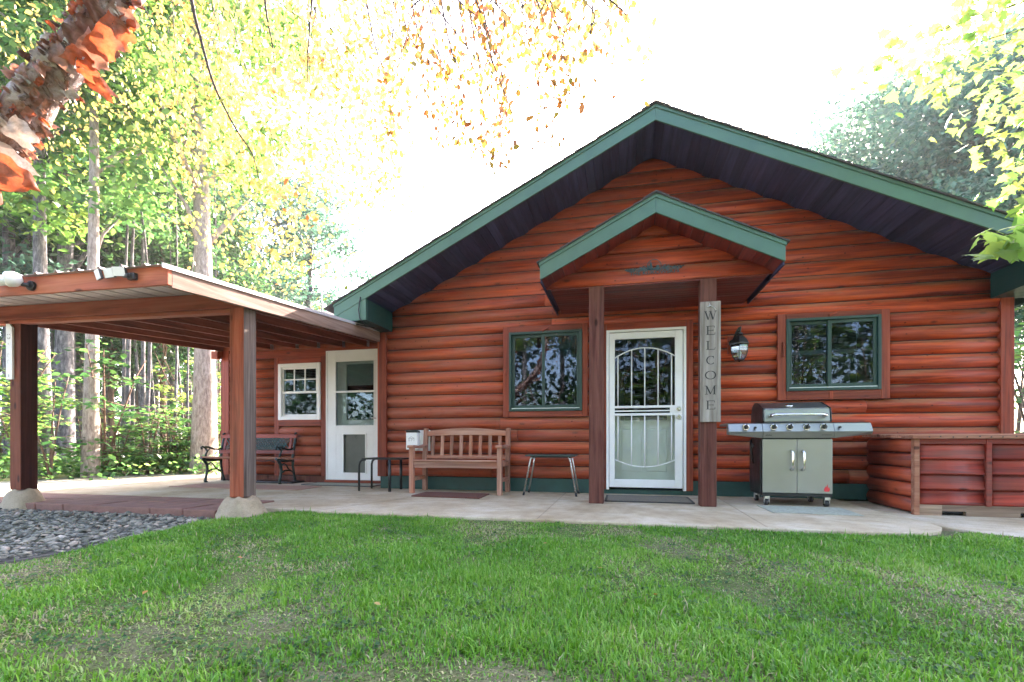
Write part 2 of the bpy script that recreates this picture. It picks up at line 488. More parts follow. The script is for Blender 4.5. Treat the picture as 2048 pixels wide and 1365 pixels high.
def mat_concrete(name, base, stain, pale, bstr=0.5):
    m, nt, b = newmat(name)
    v = coords(nt, rand=False)
    n1 = noise(nt, v, 0.9, 8, 0.65)
    n2 = noise(nt, v, 7, 8, 0.7)
    n3 = noise(nt, v, 90, 4, 0.7)
    r1 = ramp(nt, [(0.35, stain), (0.5, base), (0.68, pale)], n1)
    r2 = ramp(nt, [(0.3, (0.62, 0.6, 0.56)), (0.55, (1, 1, 1))], n2)
    r3 = ramp(nt, [(0.3, (0.72, 0.72, 0.72)), (0.6, (1.05, 1.05, 1.05))], n3)
    c_ = mixc(nt, 0.7, r1.outputs[0], r2.outputs[0], 'MULTIPLY')
    c_ = mixc(nt, 0.8, c_, r3.outputs[0], 'MULTIPLY')
    nt.links.new(c_, b.inputs['Base Color'])
    b.inputs['Roughness'].default_value = 0.9
    bump(nt, b, n3, bstr, 0.004)
    return m
M['concrete'] = mat_concrete('patio_concrete', (0.46, 0.37, 0.25), (0.35, 0.26, 0.155), (0.58, 0.51, 0.40))
M['footing'] = mat_concrete('rough_footing_concrete', (0.34, 0.265, 0.175), (0.22, 0.18, 0.115), (0.44, 0.36, 0.26), 1.0)
M['paver'] = mat_concrete('red_brown_paver', (0.27, 0.135, 0.105), (0.2, 0.1, 0.08), (0.33, 0.185, 0.15), 0.7)
M['drive'] = mat_concrete('pale_sandy_drive', (0.42, 0.37, 0.28), (0.3, 0.25, 0.17), (0.5, 0.46, 0.37), 0.8)

def mat_metal_roof():
    m, nt, b = newmat('galvanised_roof_sheet')
    v = coords(nt, (1, 1, 1), False)
    n = noise(nt, v, 3, 5)
    rp = ramp(nt, [(0.3, (0.42, 0.40, 0.41)), (0.7, (0.55, 0.53, 0.54))], n)
    nt.links.new(rp.outputs[0], b.inputs['Base Color'])
    b.inputs['Metallic'].default_value = 0.25
    b.inputs['Roughness'].default_value = 0.5
    return m
M['sheet'] = mat_metal_roof()
# ================================================================ SETTING: ground, drive, patio
def mat_soil():
    m, nt, b = newmat('lawn_soil_and_thatch')
    v = coords(nt, rand=False)
    n1 = noise(nt, v, 0.7, 6, 0.6)
    n2 = noise(nt, v, 75, 8, 0.8)
    r1 = ramp(nt, [(0.35, (0.09, 0.15, 0.045)), (0.52, (0.15, 0.17, 0.085)), (0.70, (0.27, 0.25, 0.19))], n1)
    r2 = ramp(nt, [(0.36, (0.3, 0.28, 0.25)), (0.62, (1.3, 1.25, 1.2))], n2)
    c_ = mixc(nt, 1.0, r1.outputs[0], r2.outputs[0], 'MULTIPLY')
    nt.links.new(c_, b.inputs['Base Color'])
    b.inputs['Roughness'].default_value = 1.0
    b.inputs['Specular IOR Level'].default_value = 0.1
    bump(nt, b, n2, 0.9, 0.02)
    return m
M['soil'] = mat_soil()
GZ = -0.085

def lawn_z(x, y):
    """gentle bumps of the lawn near the camera, flat at the edges"""
    w = max(0.0, min(1.0, (-2.5 - y) / 0.6))
    e = max(0.0, min(1.0, (x + 3.95) / 0.5)) * max(0.0, min(1.0, (-1.6 - y) / 0.4)) * max(0.0, min(1.0, (9.5 - x) / 2)) * max(0.0, min(1.0, (y + 8.8) / 1.0))
    return GZ + 0.056 * e * e * (3 - 2 * e) + w * (0.018 * math.sin(x * 1.7 + 0.6) * math.sin(y * 1.9) + 0.012 * math.sin(x * 4.1 + y * 2.7))

g = MB()
xs = [-300, -60, -20, -12] + [-10 + 0.25 * i for i in range(81)] + [14, 24, 60, 300]
ys = [-300, -60, -25, -12] + [-9 + 0.25 * i for i in range(30)] + [-1.6, 0, 4, 10, 25, 70, 400]
idx = {}
for j, y in enumerate(ys):
    for i, x in enumerate(xs):
        idx[i, j] = len(g.v)
        g.v.append((x, y, lawn_z(x, y) if -10 < x < 10 and -9 < y < -1.5 else GZ))
for j in range(len(ys) - 1):
    for i in range(len(xs) - 1):
        g.f.append((idx[i, j], idx[i + 1, j], idx[i + 1, j + 1], idx[i, j + 1])); g.s.append(True)
ground = tag(g.build('ground', M['soil']), kind='structure')

drv = MB()
drv.zprism([(-60, -40), (-8.7, -6.2), (-8.1, -2.6), (-7.0, -2.2), (-6.9, 12), (-4, 20), (-14, 30), (-10.4, 4.2), (-11.2, 1.2), (-12.6, -3), (-70, -34)][::-1], GZ - 0.02, GZ + 0.012)
tag(drv.build('driveway', M['drive']), kind='structure')

sl = MB()
sl.zprism([(-8.0, -1.75), (-4.2, -1.75), (-3.85, -2.2), (-3.4, -2.27), (-3.0, -2.3), (2.02, -2.33), (2.25, -2.28), (2.43, -2.15), (2.55, -1.95), (2.58, -1.72), (2.55, -1.5), (2.5, -1.2), (2.52, 0.05), (-3.45, 0.05), (-3.45, 0.9), (-7.02, 0.9), (-7.02, 1.4), (-8.15, 1.5)], -0.14, 0.0)
slab = tag(sl.build('patio', M['concrete'], bevel=0.012), kind='structure')
for k, (a, b_) in enumerate([((-3.0, -2.29), (-2.2, 0.0)), ((-0.75, -2.3), (-0.75, 0.0)), ((1.15, -2.3), (1.15, 0.0))]):
    j = MB()
    j.beam((a[0], a[1], 0.0005), (b_[0], b_[1], 0.0005), 0.008, 0.003)
    j.build('control_joint', M['found'] if False else M['footing'], slab)
s2 = MB()
s2.zprism([(2.6, 0.05), (2.6, -1.5), (2.68, -1.8), (2.8, -2.05), (3.0, -2.18), (9, -2.35), (9, 0.05)], -0.16, -0.025)
tag(s2.build('patio', M['concrete'], bevel=0.012), kind='structure')

# ---- row of pavers along the carport front, each one a thing of its own
pv_mesh = None
px0 = -7.55
k = 0
while px0 < -3.95:
    w = 0.40
    p = MB()
    p.box(0.004, w - 0.004, 0, 0.40, -0.03, 0.075)
    if pv_mesh is None:
        o = p.build('paver_block', M['paver'], bevel=0.008); pv_mesh = o
    else:
        o = pv_mesh.copy(); col.objects.link(o)
    o.location = (px0, -2.58 - 0.012 * math.sin(k * 1.3) - 0.012 * k / 9, -0.062 + 0.003 * math.sin(k * 2.1))
    o.rotation_euler = (0, 0, R(0.8 * math.sin(k * 3.7)))
    ORD = ['leftmost', 'second', 'third', 'fourth', 'fifth', 'sixth', 'seventh', 'eighth', 'ninth', 'tenth']
    tag(o, (ORD[k] + ' red-brown paver ' + ('' if k == 0 else 'from the left ') + 'in the front row beside the gravel'), 'paver', 'front row of pavers under the carport')
    o2 = pv_mesh.copy(); col.objects.link(o2)
    o2.location = (px0 + 0.02, -2.165 + 0.004 * math.sin(k * 2.9), -0.06)
    o2.rotation_euler = (0, 0, R(0.5 * math.sin(k * 2.2)))
    tag(o2, (ORD[k] + ' red-brown paver ' + ('' if k == 0 else 'from the left ') + 'in the rear row against the carport slab'), 'paver', 'rear row of pavers under the carport')
    px0 += w; k += 1

# ================================================================ LOG CABIN
APX, AZ, SLP, HW = 0.372, 4.42, 0.49, 3.88
def zsof(x): return AZ - SLP * abs(x - APX)
cabin = thing('log_cabin', 'red stained log-sided cabin with dark green gable trim', 'house', (0.37, 0.0, 0.0))

def log_piece(parent, zl, zh, xl, xr, y, name='log', mat=None, bulge=0.05, d0=0.002, n=13, back=0.0):
    fl = xl if callable(xl) else (lambda z, q=xl: q)
    fr = xr if callable(xr) else (lambda z, q=xr: q)
    zl += 0.0045; zh -= 0.0045
    pr = [(y + back, zl)]
    for i in range(n):
        t = i / (n - 1)
        z = lerp(zl, zh, t)
        pr.append((y - d0 - bulge * (1 - abs(2 * t - 1) ** 2.1), z))
    pr.append((y + back, zh))
    m = MB()
    L = [(fl(z), yy, z) for yy, z in pr]
    Rr = [(fr(z), yy, z) for yy, z in pr]
    k = len(pr)
    fs = [(i, i + 1, i + 1 + k, i + k) for i in range(k - 1)]
    m.add(L + Rr, fs, True)
    m.f += [tuple(range(k)), tuple(range(2 * k - 1, k - 1, -1)), (0, k, 2 * k - 1, k - 1)]
    m.s += [False, False, False]
    for q in (0, k - 2): m.s[q] = False
    o = m.build(name, mat or M['log'], parent)
    hh_ = o.data.attributes.new('h', 'FLOAT', 'POINT')
    hh_.data.foreach_set('value', [(q_.co.z - zl) / (zh - zl) for q_ in o.data.vertices])
    return o

def split_course(x0, x1, holes):
    segs = [(x0, x1)]
    for a, b_ in holes:
        ns = []
        for s, e in segs:
            if b_ <= s or a >= e: ns.append((s, e)); continue
            if a > s: ns.append((s, a))
            if b_ < e: ns.append((b_, e))
        segs = ns
    return [q for q in segs if q[1] - q[0] > 0.02]

# openings: trim rectangle and inner rectangle
LW = dict(t=(-1.63, -0.455, 1.035, 2.296), i=(-1.543, -0.53, 1.115, 2.214))
RW = dict(t=(1.867, 3.076, 1.205, 2.266), i=(1.963, 2.983, 1.316, 2.205))
DR = dict(t=(-0.29, 0.883, 0.0, 2.262), i=(-0.209, 0.797, 0.06, 2.173))
E0 = 0.17
Z0 = 0.185
rj = random.Random(3)
k = 0
while True:
    zl, zh = Z0 + E0 * k, Z0 + E0 * (k + 1)
    if zl > AZ - 0.02: break
    holes = []
    for W in (LW, RW, DR):
        if zl < W['i'][3] and zh > W['i'][2]: holes.append((W['t'][0] + 0.004, W['t'][1] - 0.004))
    if zh < 2.50:
        x0, x1 = -3.42, 4.165
    else:
        x0, x1 = APX - (AZ - zl) / SLP, APX + (AZ - zl) / SLP
        x0, x1 = max(x0, -3.42), min(x1, 4.165)
    gl = (lambda z: max(-3.42, APX - (AZ + 0.045 - z) / SLP))
    gr = (lambda z: min(4.165, APX + (AZ + 0.045 - z) / SLP))
    segs = split_course(x0, x1, holes)
    out = []
    for s, e in segs:
        if e - s > 2.4 and rj.random() < 0.8:
            c_ = lerp(s, e, rj.uniform(0.3, 0.7)); out += [(s, c_ - 0.002), (c_ + 0.002, e)]
        else: out.append((s, e))
    for s, e in out:
        a = gl if (zh >= 2.50 and abs(s - x0) < 1e-6) else s
        b_ = gr if (zh >= 2.50 and abs(e - x1) < 1e-6) else e
        log_piece(cabin, zl, min(zh, AZ + 0.03), a, b_, 0.0)
    k += 1

# wall core behind the logs with real openings
wc = MB()
def wall_core(mb, x0, x1, y0, y1, z0, z1, rects):
    brk = sorted({x0, x1, *[r[0] for r in rects], *[r[1] for r in rects]})
    for a, b_ in zip(brk[:-1], brk[1:]):
        cur = z0
        for r in sorted(rects, key=lambda q: q[2]):
            if r[0] <= a and r[1] >= b_:
                if r[2] > cur: mb.box(a, b_, y0, y1, cur, r[2])
                cur = r[3]
        mb.box(a, b_, y0, y1, cur, z1)
wall_core(wc, -3.47, 4.22, 0.001, 0.13, 0.0, 2.52, [LW['i'], RW['i'], DR['i']])
wc.prism([(-3.47, 2.52), (4.22, 2.52), (4.22, zsof(4.22) + 0.05), (APX, AZ + 0.05), (-3.47, zsof(-3.47) + 0.05)], 0.001, 0.13)
wc.box(-3.47, -3.35, 0.13, 9.0, 0.0, 2.5)
wc.box(4.10, 4.22, 0.13, 9.0, 0.0, 2.5)
wc.box(-3.35, 4.10, 8.9, 9.0, 0.0, 2.5)
wc.prism([(-3.47, 2.5), (4.22, 2.5), (APX, AZ)], 8.9, 9.0)
wc.box(-3.35, 4.10, 0.13, 8.9, -0.02, 0.04)
wc.box(-3.35, 4.10, 0.13, 8.9, 2.46, 2.5)
wc.build('wall', M['dark_room'], cabin)
fd = MB()
fd.box(-3.53, -0.29, -0.022, 0.0, 0.0, 0.183)
fd.box(0.883, 4.26, -0.022, 0.0, 0.0, 0.183)
fd.box(-0.29, 0.883, -0.03, 0.0, 0.0, 0.058)
fd.build('foundation', M['found'], cabin, bevel=0.004)
# corner boards
for x0, x1 in ((-3.535, -3.415), (4.16, 4.285)):
    b_ = MB(); b_.box(x0, x1, -0.064, 0.02, 0.18, zsof(min(max(x0, -3.5), 4.2)) + 0.0); b_.build('corner_board', M['trim_v'], cabin, bevel=0.004)
b_ = MB(); b_.box(-3.56, -3.536, -0.06, 0.7, 0.18, 2.30); b_.build('corner_board', M['trim_v'], cabin, bevel=0.004)

# ---- roof
roof = MB()
EV = 4.16
for sgn in (-1, 1):
    xe = APX + sgn * EV
    roof.prism([(APX, AZ + 0.018), (xe, zsof(xe) + 0.018), (xe, zsof(xe) + 0.165), (APX, AZ + 0.165)], -0.77, 9.4)
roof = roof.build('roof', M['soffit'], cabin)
for sgn in (-1, 1):
    xe = APX + sgn * (EV + 0.012)
    f = MB(); f.prism([(APX, AZ - 0.004), (xe, zsof(xe) - 0.004), (xe, zsof(xe) + 0.142), (APX, AZ + 0.142)], -0.80, -0.774)
    f.build('fascia_board', M['green'], roof, bevel=0.004)
    f = MB(); f.prism([(APX, AZ + 0.138), (xe + sgn * 0.01, zsof(xe) + 0.133), (xe + sgn * 0.01, zsof(xe) + 0.178), (APX, AZ + 0.183)], -0.812, -0.77)
    f.build('drip_edge', M['green'], roof, bevel=0.003)
    # shingle courses, one shared mesh per slope
    L = math.hypot(1, SLP)
    ux, uz = sgn / L, -SLP / L
    ang = math.atan2(SLP, 1) * sgn
    sh = MB()
    sh.add([(0, -0.832, 0.0), (0.30 * sgn, -0.832, 0.002), (0.30 * sgn, 9.45, 0.002), (0, 9.45, 0.0), (0, -0.832, 0.006), (0.30 * sgn, -0.832, 0.022), (0.30 * sgn, 9.45, 0.022), (0, 9.45, 0.006)],
           [(0, 3, 2, 1), (4, 5, 6, 7), (0, 1, 5, 4), (1, 2, 6, 5), (2, 3, 7, 6), (3, 0, 4, 7)])
    first = None
    tot = EV * L
    nshing = int(tot / 0.145)
    for i in range(nshing + 1):
        d = 0.004 + i * 0.145
        if first is None:
            o = sh.build('shingle_course', M['shingle'], roof); first = o
        else:
            o = first.copy(); col.objects.link(o); WM[o] = Matrix.Identity(4)
        o.location = (APX + ux * d, 0.004 * math.sin(i * 2.3 + sgn), AZ + 0.172 + uz * d + rj.uniform(0, 0.006))
        o.rotation_euler = (0, ang, 0)
    # tongue and groove soffit boards
    bw = 0.114
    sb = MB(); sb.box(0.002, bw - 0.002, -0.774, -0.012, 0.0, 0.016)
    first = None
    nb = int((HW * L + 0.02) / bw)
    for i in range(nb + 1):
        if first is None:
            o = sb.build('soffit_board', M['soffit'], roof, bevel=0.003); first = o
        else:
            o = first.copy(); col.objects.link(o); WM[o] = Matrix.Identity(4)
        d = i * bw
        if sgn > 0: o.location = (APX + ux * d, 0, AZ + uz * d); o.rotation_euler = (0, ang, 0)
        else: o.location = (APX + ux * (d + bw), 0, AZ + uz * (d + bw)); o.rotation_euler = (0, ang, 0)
    # boxed eave return
    xi = APX + sgn * 3.70
    xo = APX + sgn * 4.16
    f = MB()
    pts = [(xo, zsof(xo) + 0.0), (xo - sgn * 0.02, 2.37), (xo - sgn * 0.16, 2.312), (xi, 2.318), (xi, zsof(xi) + 0.0)]
    f.prism(pts if sgn < 0 else pts[::-1], -0.792, -0.776); f.build('eave_return', M['green'], roof, bevel=0.003)
    f = MB(); f.box(min(xi, xi - sgn * 0.014), max(xi, xi - sgn * 0.014), -0.774, -0.066, 2.318, zsof(xi) - 0.012); f.build('eave_return', M['green_dk'], roof)
    f = MB(); f.box(min(xi, xo - sgn * 0.03), max(xi, xo - sgn * 0.03), -0.774, -0.005, 2.318, 2.33); f.build('eave_return', M['green_dk'], roof)
    f = MB(); f.box(min(xo, xo - sgn * 0.02), max(xo, xo - sgn * 0.02), -0.774, 9.3, zsof(xo) - 0.09, zsof(xo) + 0.12); f.build('fascia_board', M['green'], roof)
rc = MB(); rc.prism([(APX - 0.16, AZ + 0.19 - 0.16 * SLP), (APX, AZ + 0.19), (APX + 0.16, AZ + 0.19 - 0.16 * SLP), (APX + 0.16, AZ + 0.204 - 0.16 * SLP), (APX, AZ + 0.206), (APX - 0.16, AZ + 0.204 - 0.16 * SLP)], -0.835, 9.45)
rc.build('ridge_cap', M['shingle'], roof)
cb = MB()
cb.tube([(-3.40, -0.806, 2.62), (-3.41, -0.812, 2.55), (-3.425, -0.812, 2.45), (-3.41, -0.81, 2.34), (-3.36, -0.80, 2.27), (-3.42, -0.6, 2.285), (-3.5, -0.5, 2.30)], 0.008, 6)
cb.tube([(-3.62, -0.75, 2.325), (-3.5, -0.74, 2.28), (-3.38, -0.6, 2.27), (-3.33, -0.4, 2.28)], 0.009, 6)
cb.build('cable', M['black'], cabin)

# ---- green slider windows
def slider(parent, W, blinds, y=-0.062):
    x0, x1, z0, z1 = W['t']
    a, b_, c_, d = W['i']
    fr = MB()
    fw = 0.034
    for q in ((a, a + fw, c_, d), (b_ - fw, b_, c_, d), (a + fw, b_ - fw, c_, c_ + fw), (a + fw, b_ - fw, d - fw, d)):
        fr.box(q[0], q[1], -0.074, 0.06, q[2], q[3])
    win = fr.build('window', M['green_dk'], parent, bevel=0.004)
    for q, mt in (((x0, a, z0, z1), 'trim_v'), ((b_, x1, z0, z1), 'trim_v'), ((a, b_, d, z1), 'trim'), ((a, b_, z0, c_), 'trim')):
        t = MB(); t.box(q[0] + .001, q[1] - .001, y, 0.03, q[2] + .001, q[3] - .001); t.build('casing', M[mt], win, bevel=0.004)
    mid = lerp(a, b_, 0.475)
    sw = 0.04
    for (p, q, yy) in ((a + fw, mid + 0.02, -0.02), (mid - 0.02, b_ - fw, -0.045)):
        s = MB()
        for r_ in ((p, p + sw, c_ + fw + .012, d - fw), (q - sw, q, c_ + fw + .012, d - fw), (p + sw, q - sw, c_ + fw + .012, c_ + fw + sw + .012), (p + sw, q - sw, d - fw - sw, d - fw)):
            s.box(r_[0], r_[1], yy, yy + 0.022, r_[2], r_[3])
        s.build('sash', M['green_dk'], win, bevel=0.003)
        g_ = MB(); g_.box(p + sw - .004, q - sw + .004, yy + 0.008, yy + 0.012, c_ + fw + sw + .008, d - fw - sw + .004)
        g_.build('pane', M['glass_dk'], win)
    s = MB(); s.box(a + fw, b_ - fw, -0.06, 0.04, c_ + fw, c_ + fw + 0.011); s.build('sill_track', M['beige_door'], win)
    for x in blinds[0]:
        pass
    if blinds[1] > 0:
        nsl = int(blinds[1] / 0.045)
        bl = MB(); bl.box(a + 0.05, b_ - 0.05, 0.085, 0.089, d - 0.04, d); bl.build('blind_rail', M['blind'], win)
        first = None
        for i in range(nsl):
            if first is None:
                q = MB(); q.box(a + 0.05, b_ - 0.05, -0.02, 0.02, -0.0008, 0.0008); o = q.build('blind_slat', M['blind'], win); first = o
            else:
                o = first.copy(); col.objects.link(o); WM[o] = Matrix.Identity(4)
            o.location = (0, 0.09, d - 0.06 - 0.045 * i)
            o.rotation_euler = (R(12), 0, 0)
        q = MB(); q.box(a + 0.05, b_ - 0.05, 0.075, 0.11, d - 0.06 - 0.045 * nsl - 0.045, d - 0.06 - 0.045 * nsl); q.build('blind_rail', M['blind'], win)
    for x in blinds[0]:
        q = MB(); q.tube([(x, 0.07, d - 0.03), (x, 0.07, c_ + 0.1)], 0.004, 5); q.build('blind_cord', M['blind'], win)
    return win
w1 = slider(cabin, LW, ((-0.64, -0.61), 0.0))
w2 = slider(cabin, RW, ((2.78,), 0.34))
# screen turn buttons and shutter scraps on the casings
for (x, z, ang, L_) in ((-1.595, 1.66, 8, 0.085), (-0.494, 1.64, -2, 0.075), (-1.03, 2.235, 62, 0.10), (2.47, 2.236, 70, 0.085), (1.93, 1.83, 0, 0.18)):
    q = MB(); q.obox((x, -0.075, z), 0.022, 0.024, L_, Euler((0, R(ang), 0)).to_matrix()); q.build('turn_button', M['trim_v'], cabin, bevel=0.003)
q = MB(); q.box(2.44, 2.475, -0.066, -0.06, 1.215, 1.305); q.build('turn_button', M['trim_v'], cabin)
# dark furniture-dim interior
q = MB(); q.box(-3.3, 4.05, 2.6, 2.65, 0.04, 2.46); q.build('partition', M['dark_room'], cabin)

# ---- front storm door with arched bars, grey inner door behind it
a, b_, c_, d = DR['i']
dm = MB()
for q in ((a, a + 0.035, c_, d), (b_ - 0.035, b_, c_, d), (a + 0.035, b_ - 0.035, d - 0.035, d)):
    dm.box(q[0], q[1], -0.085, 0.03, q[2], q[3])
door = dm.build('front_door', M['white'], cabin, bevel=0.004)
for q, mt in (((DR['t'][0], a, 0.06, DR['t'][3]), 'trim_v'), ((b_, DR['t'][1], 0.06, DR['t'][3]), 'trim_v'), ((a, b_, d, DR['t'][3]), 'trim')):
    t = MB(); t.box(q[0] + .001, q[1] - .001, -0.068, 0.03, q[2], q[3] - .001); t.build('casing', M[mt], door, bevel=0.004)
la, lb = a + 0.04, b_ - 0.045
lc, ld = 0.095, d - 0.045
st = 0.082
leaf = MB()
for q in ((la, la + st - .012, lc, ld), (lb - st - .012, lb, lc, ld), (la + st - .012, lb - st - .012, lc, lc + 0.105), (la + st - .012, lb - st - .012, ld - 0.085, ld), (la + st - .012, lb - st - .012, 1.135, 1.165), (la + st - .012, lb - st - .012, 1.035, 1.066)):
    leaf.box(q[0], q[1], -0.098, -0.064, q[2], q[3])
leaf.build('storm_door_frame', M['white'], door, bevel=0.004)
ga, gb = la + st - .012, lb - st - .012
for x0_, x1_ in ((ga, gb),):
    r_ = MB(); r_.box(x0_, x1_ - 0.06, -0.092, -0.072, 1.09, 1.105); r_.build('storm_door_bar', M['white'], door)
    r_ = MB(); r_.box(x1_ - 0.062, x1_, -0.0975, -0.066, 1.066, 1.135); r_.build('lock_plate', M['white'], door)
def arc(x0_, x1_, zend, zmid, n=16):
    return [(lerp(x0_, x1_, i / n), -0.084, zend + (zmid - zend) * (1 - (2 * i / n - 1) ** 2)) for i in range(n + 1)]
def arcz(x, zend, zmid): return zend + (zmid - zend) * (1 - (2 * (x - ga) / (gb - ga) - 1) ** 2)
r_ = MB(); r_.tube(arc(ga, gb, 1.80, 1.92), 0.0085, 6); r_.build('arched_bar', M['white'], door)
r_ = MB(); r_.tube(arc(ga, gb, 0.46, 0.365), 0.0085, 6); r_.build('arched_bar', M['white'], door)
for i in range(5):
    x = lerp(ga, gb, (0.055, 0.285, 0.505, 0.725, 0.945)[i])
    r_ = MB(); r_.tube([(x, -0.084, 1.16), (x, -0.084, arcz(x, 1.80, 1.92))], 0.0085, 6); r_.build('upright_bar', M['white'], door)
    r_ = MB(); r_.tube([(x, -0.084, 1.04), (x, -0.084, arcz(x, 0.46, 0.365))], 0.0085, 6); r_.build('upright_bar', M['white'], door)
for z in (1.118, 1.012):
    r_ = MB(); r_.disc_y(lb - 0.045, z, -0.125, -0.098, 0.031, 18, 0.034); r_.build('lock', M['alu'], door, bevel=0.004)
g_ = MB(); g_.box(ga - .004, gb + .004, -0.072, -0.069, lc + 0.10, 1.05); g_.build('pane', M['glass_door'], door)
g_ = MB(); g_.box(ga - .004, gb + .004, -0.072, -0.069, 1.052, ld - 0.08); g_.build('pane', M['glass_screen'], door)
idr = MB()
gx0, gx1, gz0, gz1 = ga + 0.125, gb - 0.135, 1.03, 1.86
for q in ((ga - 0.03, gx0, 0.1, 2.12), (gx1, gb + 0.03, 0.1, 2.12), (gx0, gx1, 0.1, gz0), (gx0, gx1, gz1, 2.12)):
    idr.box(q[0], q[1], 0.05, 0.09, q[2], q[3])
idr.build('inner_door', M['beige_door'], door)
for q in ((gx0 - 0.05, gx0, gz0 - 0.05, gz1 + 0.05), (gx1, gx1 + 0.05, gz0 - 0.05, gz1 + 0.05), (gx0, gx1, gz0 - 0.05, gz0), (gx0, gx1, gz1, gz1 + 0.05)):
    t = MB(); t.box(q[0] + .001, q[1] - .001, 0.035, 0.052, q[2], q[3]); t.build('glazing_trim', M['grey_door'], door, bevel=0.006)
for x0_, x1_ in ((ga + 0.09, lerp(ga, gb, .5) - 0.03), (lerp(ga, gb, .5) + 0.03, gb - 0.09)):
    t = MB(); t.box(x0_, x1_, 0.04, 0.052, 0.3, 0.86); t.build('door_panel', M['beige_door'], door, bevel=0.012)
g_ = MB(); g_.box(gx0, gx1, 0.064, 0.07, gz0, gz1); g_.build('pane', M['glass_dk'], door)

# ================================================================ LEFT WING (same house)
WY = 0.70
wing_win = (-5.831, -5.009, 1.068, 2.041)
wing_door = (-4.865, -3.885, 0.052, 2.205)
k = 0
while 0.11 + E0 * (k + 1) < 2.40:
    zl, zh = 0.11 + E0 * k, 0.11 + E0 * (k + 1)
    if zl > 1.05 and zl < 2.02: segs = [(-6.86, -5.925)]
    elif zl < 2.15: segs = [(-6.86, -5.925), (-5.835, -5.0)]
    else: segs = [(-6.86, -3.56)]
    for s, e in segs: log_piece(cabin, zl, zh, s, e, WY)
    k += 1
wv = MB()
wall_core(wv, -6.93, -3.47, WY + 0.001, WY + 0.12, 0.0, 2.62, [(-5.80, -5.04, 1.1, 2.01), (-4.8, -3.95, 0.06, 2.15)])
wv.box(-6.93, -6.82, WY + 0.12, 5.2, 0, 2.6); wv.box(-6.93, -3.47, 5.1, 5.2, 0, 2.6); wv.box(-6.82, -3.47, WY + .12, 5.1, -0.01, 0.03)
wv.box(-6.8, -3.5, 2.4, 2.45, 0.03, 2.6)
wv.prism([(-6.93, 2.6), (-6.82, 2.6), (-6.82, 2.61), (-6.93, 2.61)], WY, 5.2)
wv.build('wall', M['dark_room'], cabin)
for q, mt, yy in (((-7.0, -6.86, 0.0, 2.32), 'trim_v', -0.062), ((-5.925, -5.835, 0.1, 2.15), 'trim_v', -0.052), ((-5.005, -4.868, 0.1, 2.15), 'trim_v', -0.052),
              ((-5.835, -5.005, 2.043, 2.15), 'trim', -0.05), ((-5.835, -5.005, 0.965, 1.066), 'trim', -0.056), ((-6.86, -3.56, 2.15, 2.262), 'trim', -0.056),
              ((-7.02, -4.87, 0.0, 0.105), 'post', -0.07)):
    t = MB(); t.box(q[0] + .001, q[1] - .001, WY + yy, WY + 0.02, q[2], q[3]); t.build('wall_trim', M[mt], cabin, bevel=0.004)
t = MB(); t.box(-7.03, -7.0, WY - 0.06, 5.2, 0.0, 2.32); t.build('corner_board', M['trim_v'], cabin)
# wing roof
wr = MB()
wr.xprism([(0.62, 2.58), (2.9, 3.52), (5.3, 2.55), (5.3, 2.62), (2.9, 3.60), (0.62, 2.66)], -7.15, -3.62)
wr.build('wing_roof', M['shingle'], cabin)
wr = MB()
wr.xprism([(0.72, 2.6), (2.9, 3.5), (5.2, 2.58)], -6.93, -6.85); wr.build('wing_gable', M['log'], cabin)
# white double hung window
x0, x1, z0, z1 = wing_win
f = MB(); fw = 0.062
for q in ((x0, x0 + fw, z0, z1), (x1 - fw, x1, z0, z1), (x0 + fw, x1 - fw, z0, z0 + fw), (x0 + fw, x1 - fw, z1 - fw, z1)):
    f.box(q[0], q[1], WY - 0.078, WY + 0.05, q[2], q[3])
ww = f.build('window', M['white'], cabin, bevel=0.004)
zm = 1.545
for (q0, q1, yy) in ((z0 + fw, zm + 0.018, 0.0), (zm - 0.018, z1 - fw, -0.02)):
    s = MB()
    for r_ in ((x0 + fw, x0 + fw + .03, q0, q1), (x1 - fw - .03, x1 - fw, q0, q1), (x0 + fw + .03, x1 - fw - .03, q0, q0 + .036), (x0 + fw + .03, x1 - fw - .03, q1 - .036, q1)):
        s.box(r_[0], r_[1], WY - 0.03 + yy, WY - 0.008 + yy, r_[2], r_[3])
    s.build('sash', M['white'], ww, bevel=0.003)
    g_ = MB(); g_.box(x0 + fw + .028, x1 - fw - .028, WY - 0.02 + yy, WY - 0.017 + yy, q0 + .034, q1 - .034); g_.build('pane', M['glass'], ww)
for t_ in (1 / 3, 2 / 3):
    x = lerp(x0 + fw + .03, x1 - fw - .03, t_)
    s = MB(); s.box(x - .009, x + .009, WY - 0.052, WY - 0.038, zm + 0.018, z1 - fw - .036); s.build('muntin', M['white'], ww)
s = MB(); s.box(x0 + fw + .03, x1 - fw - .03, WY - 0.0535, WY - 0.0385, 1.755, 1.773); s.build('muntin', M['white'], ww)
first = None
for i in range(7):
    if first is None:
        q = MB(); q.box(x0 + .1, x1 - .1, -0.014, 0.014, -0.0008, 0.0008); o = q.build('blind_slat', M['blind'], ww); first = o
    else:
        o = first.copy(); col.objects.link(o); WM[o] = Matrix.Identity(4)
    o.location = (0, WY + 0.05, z1 - 0.09 - 0.028 * i); o.rotation_euler = (R(25), 0, 0)
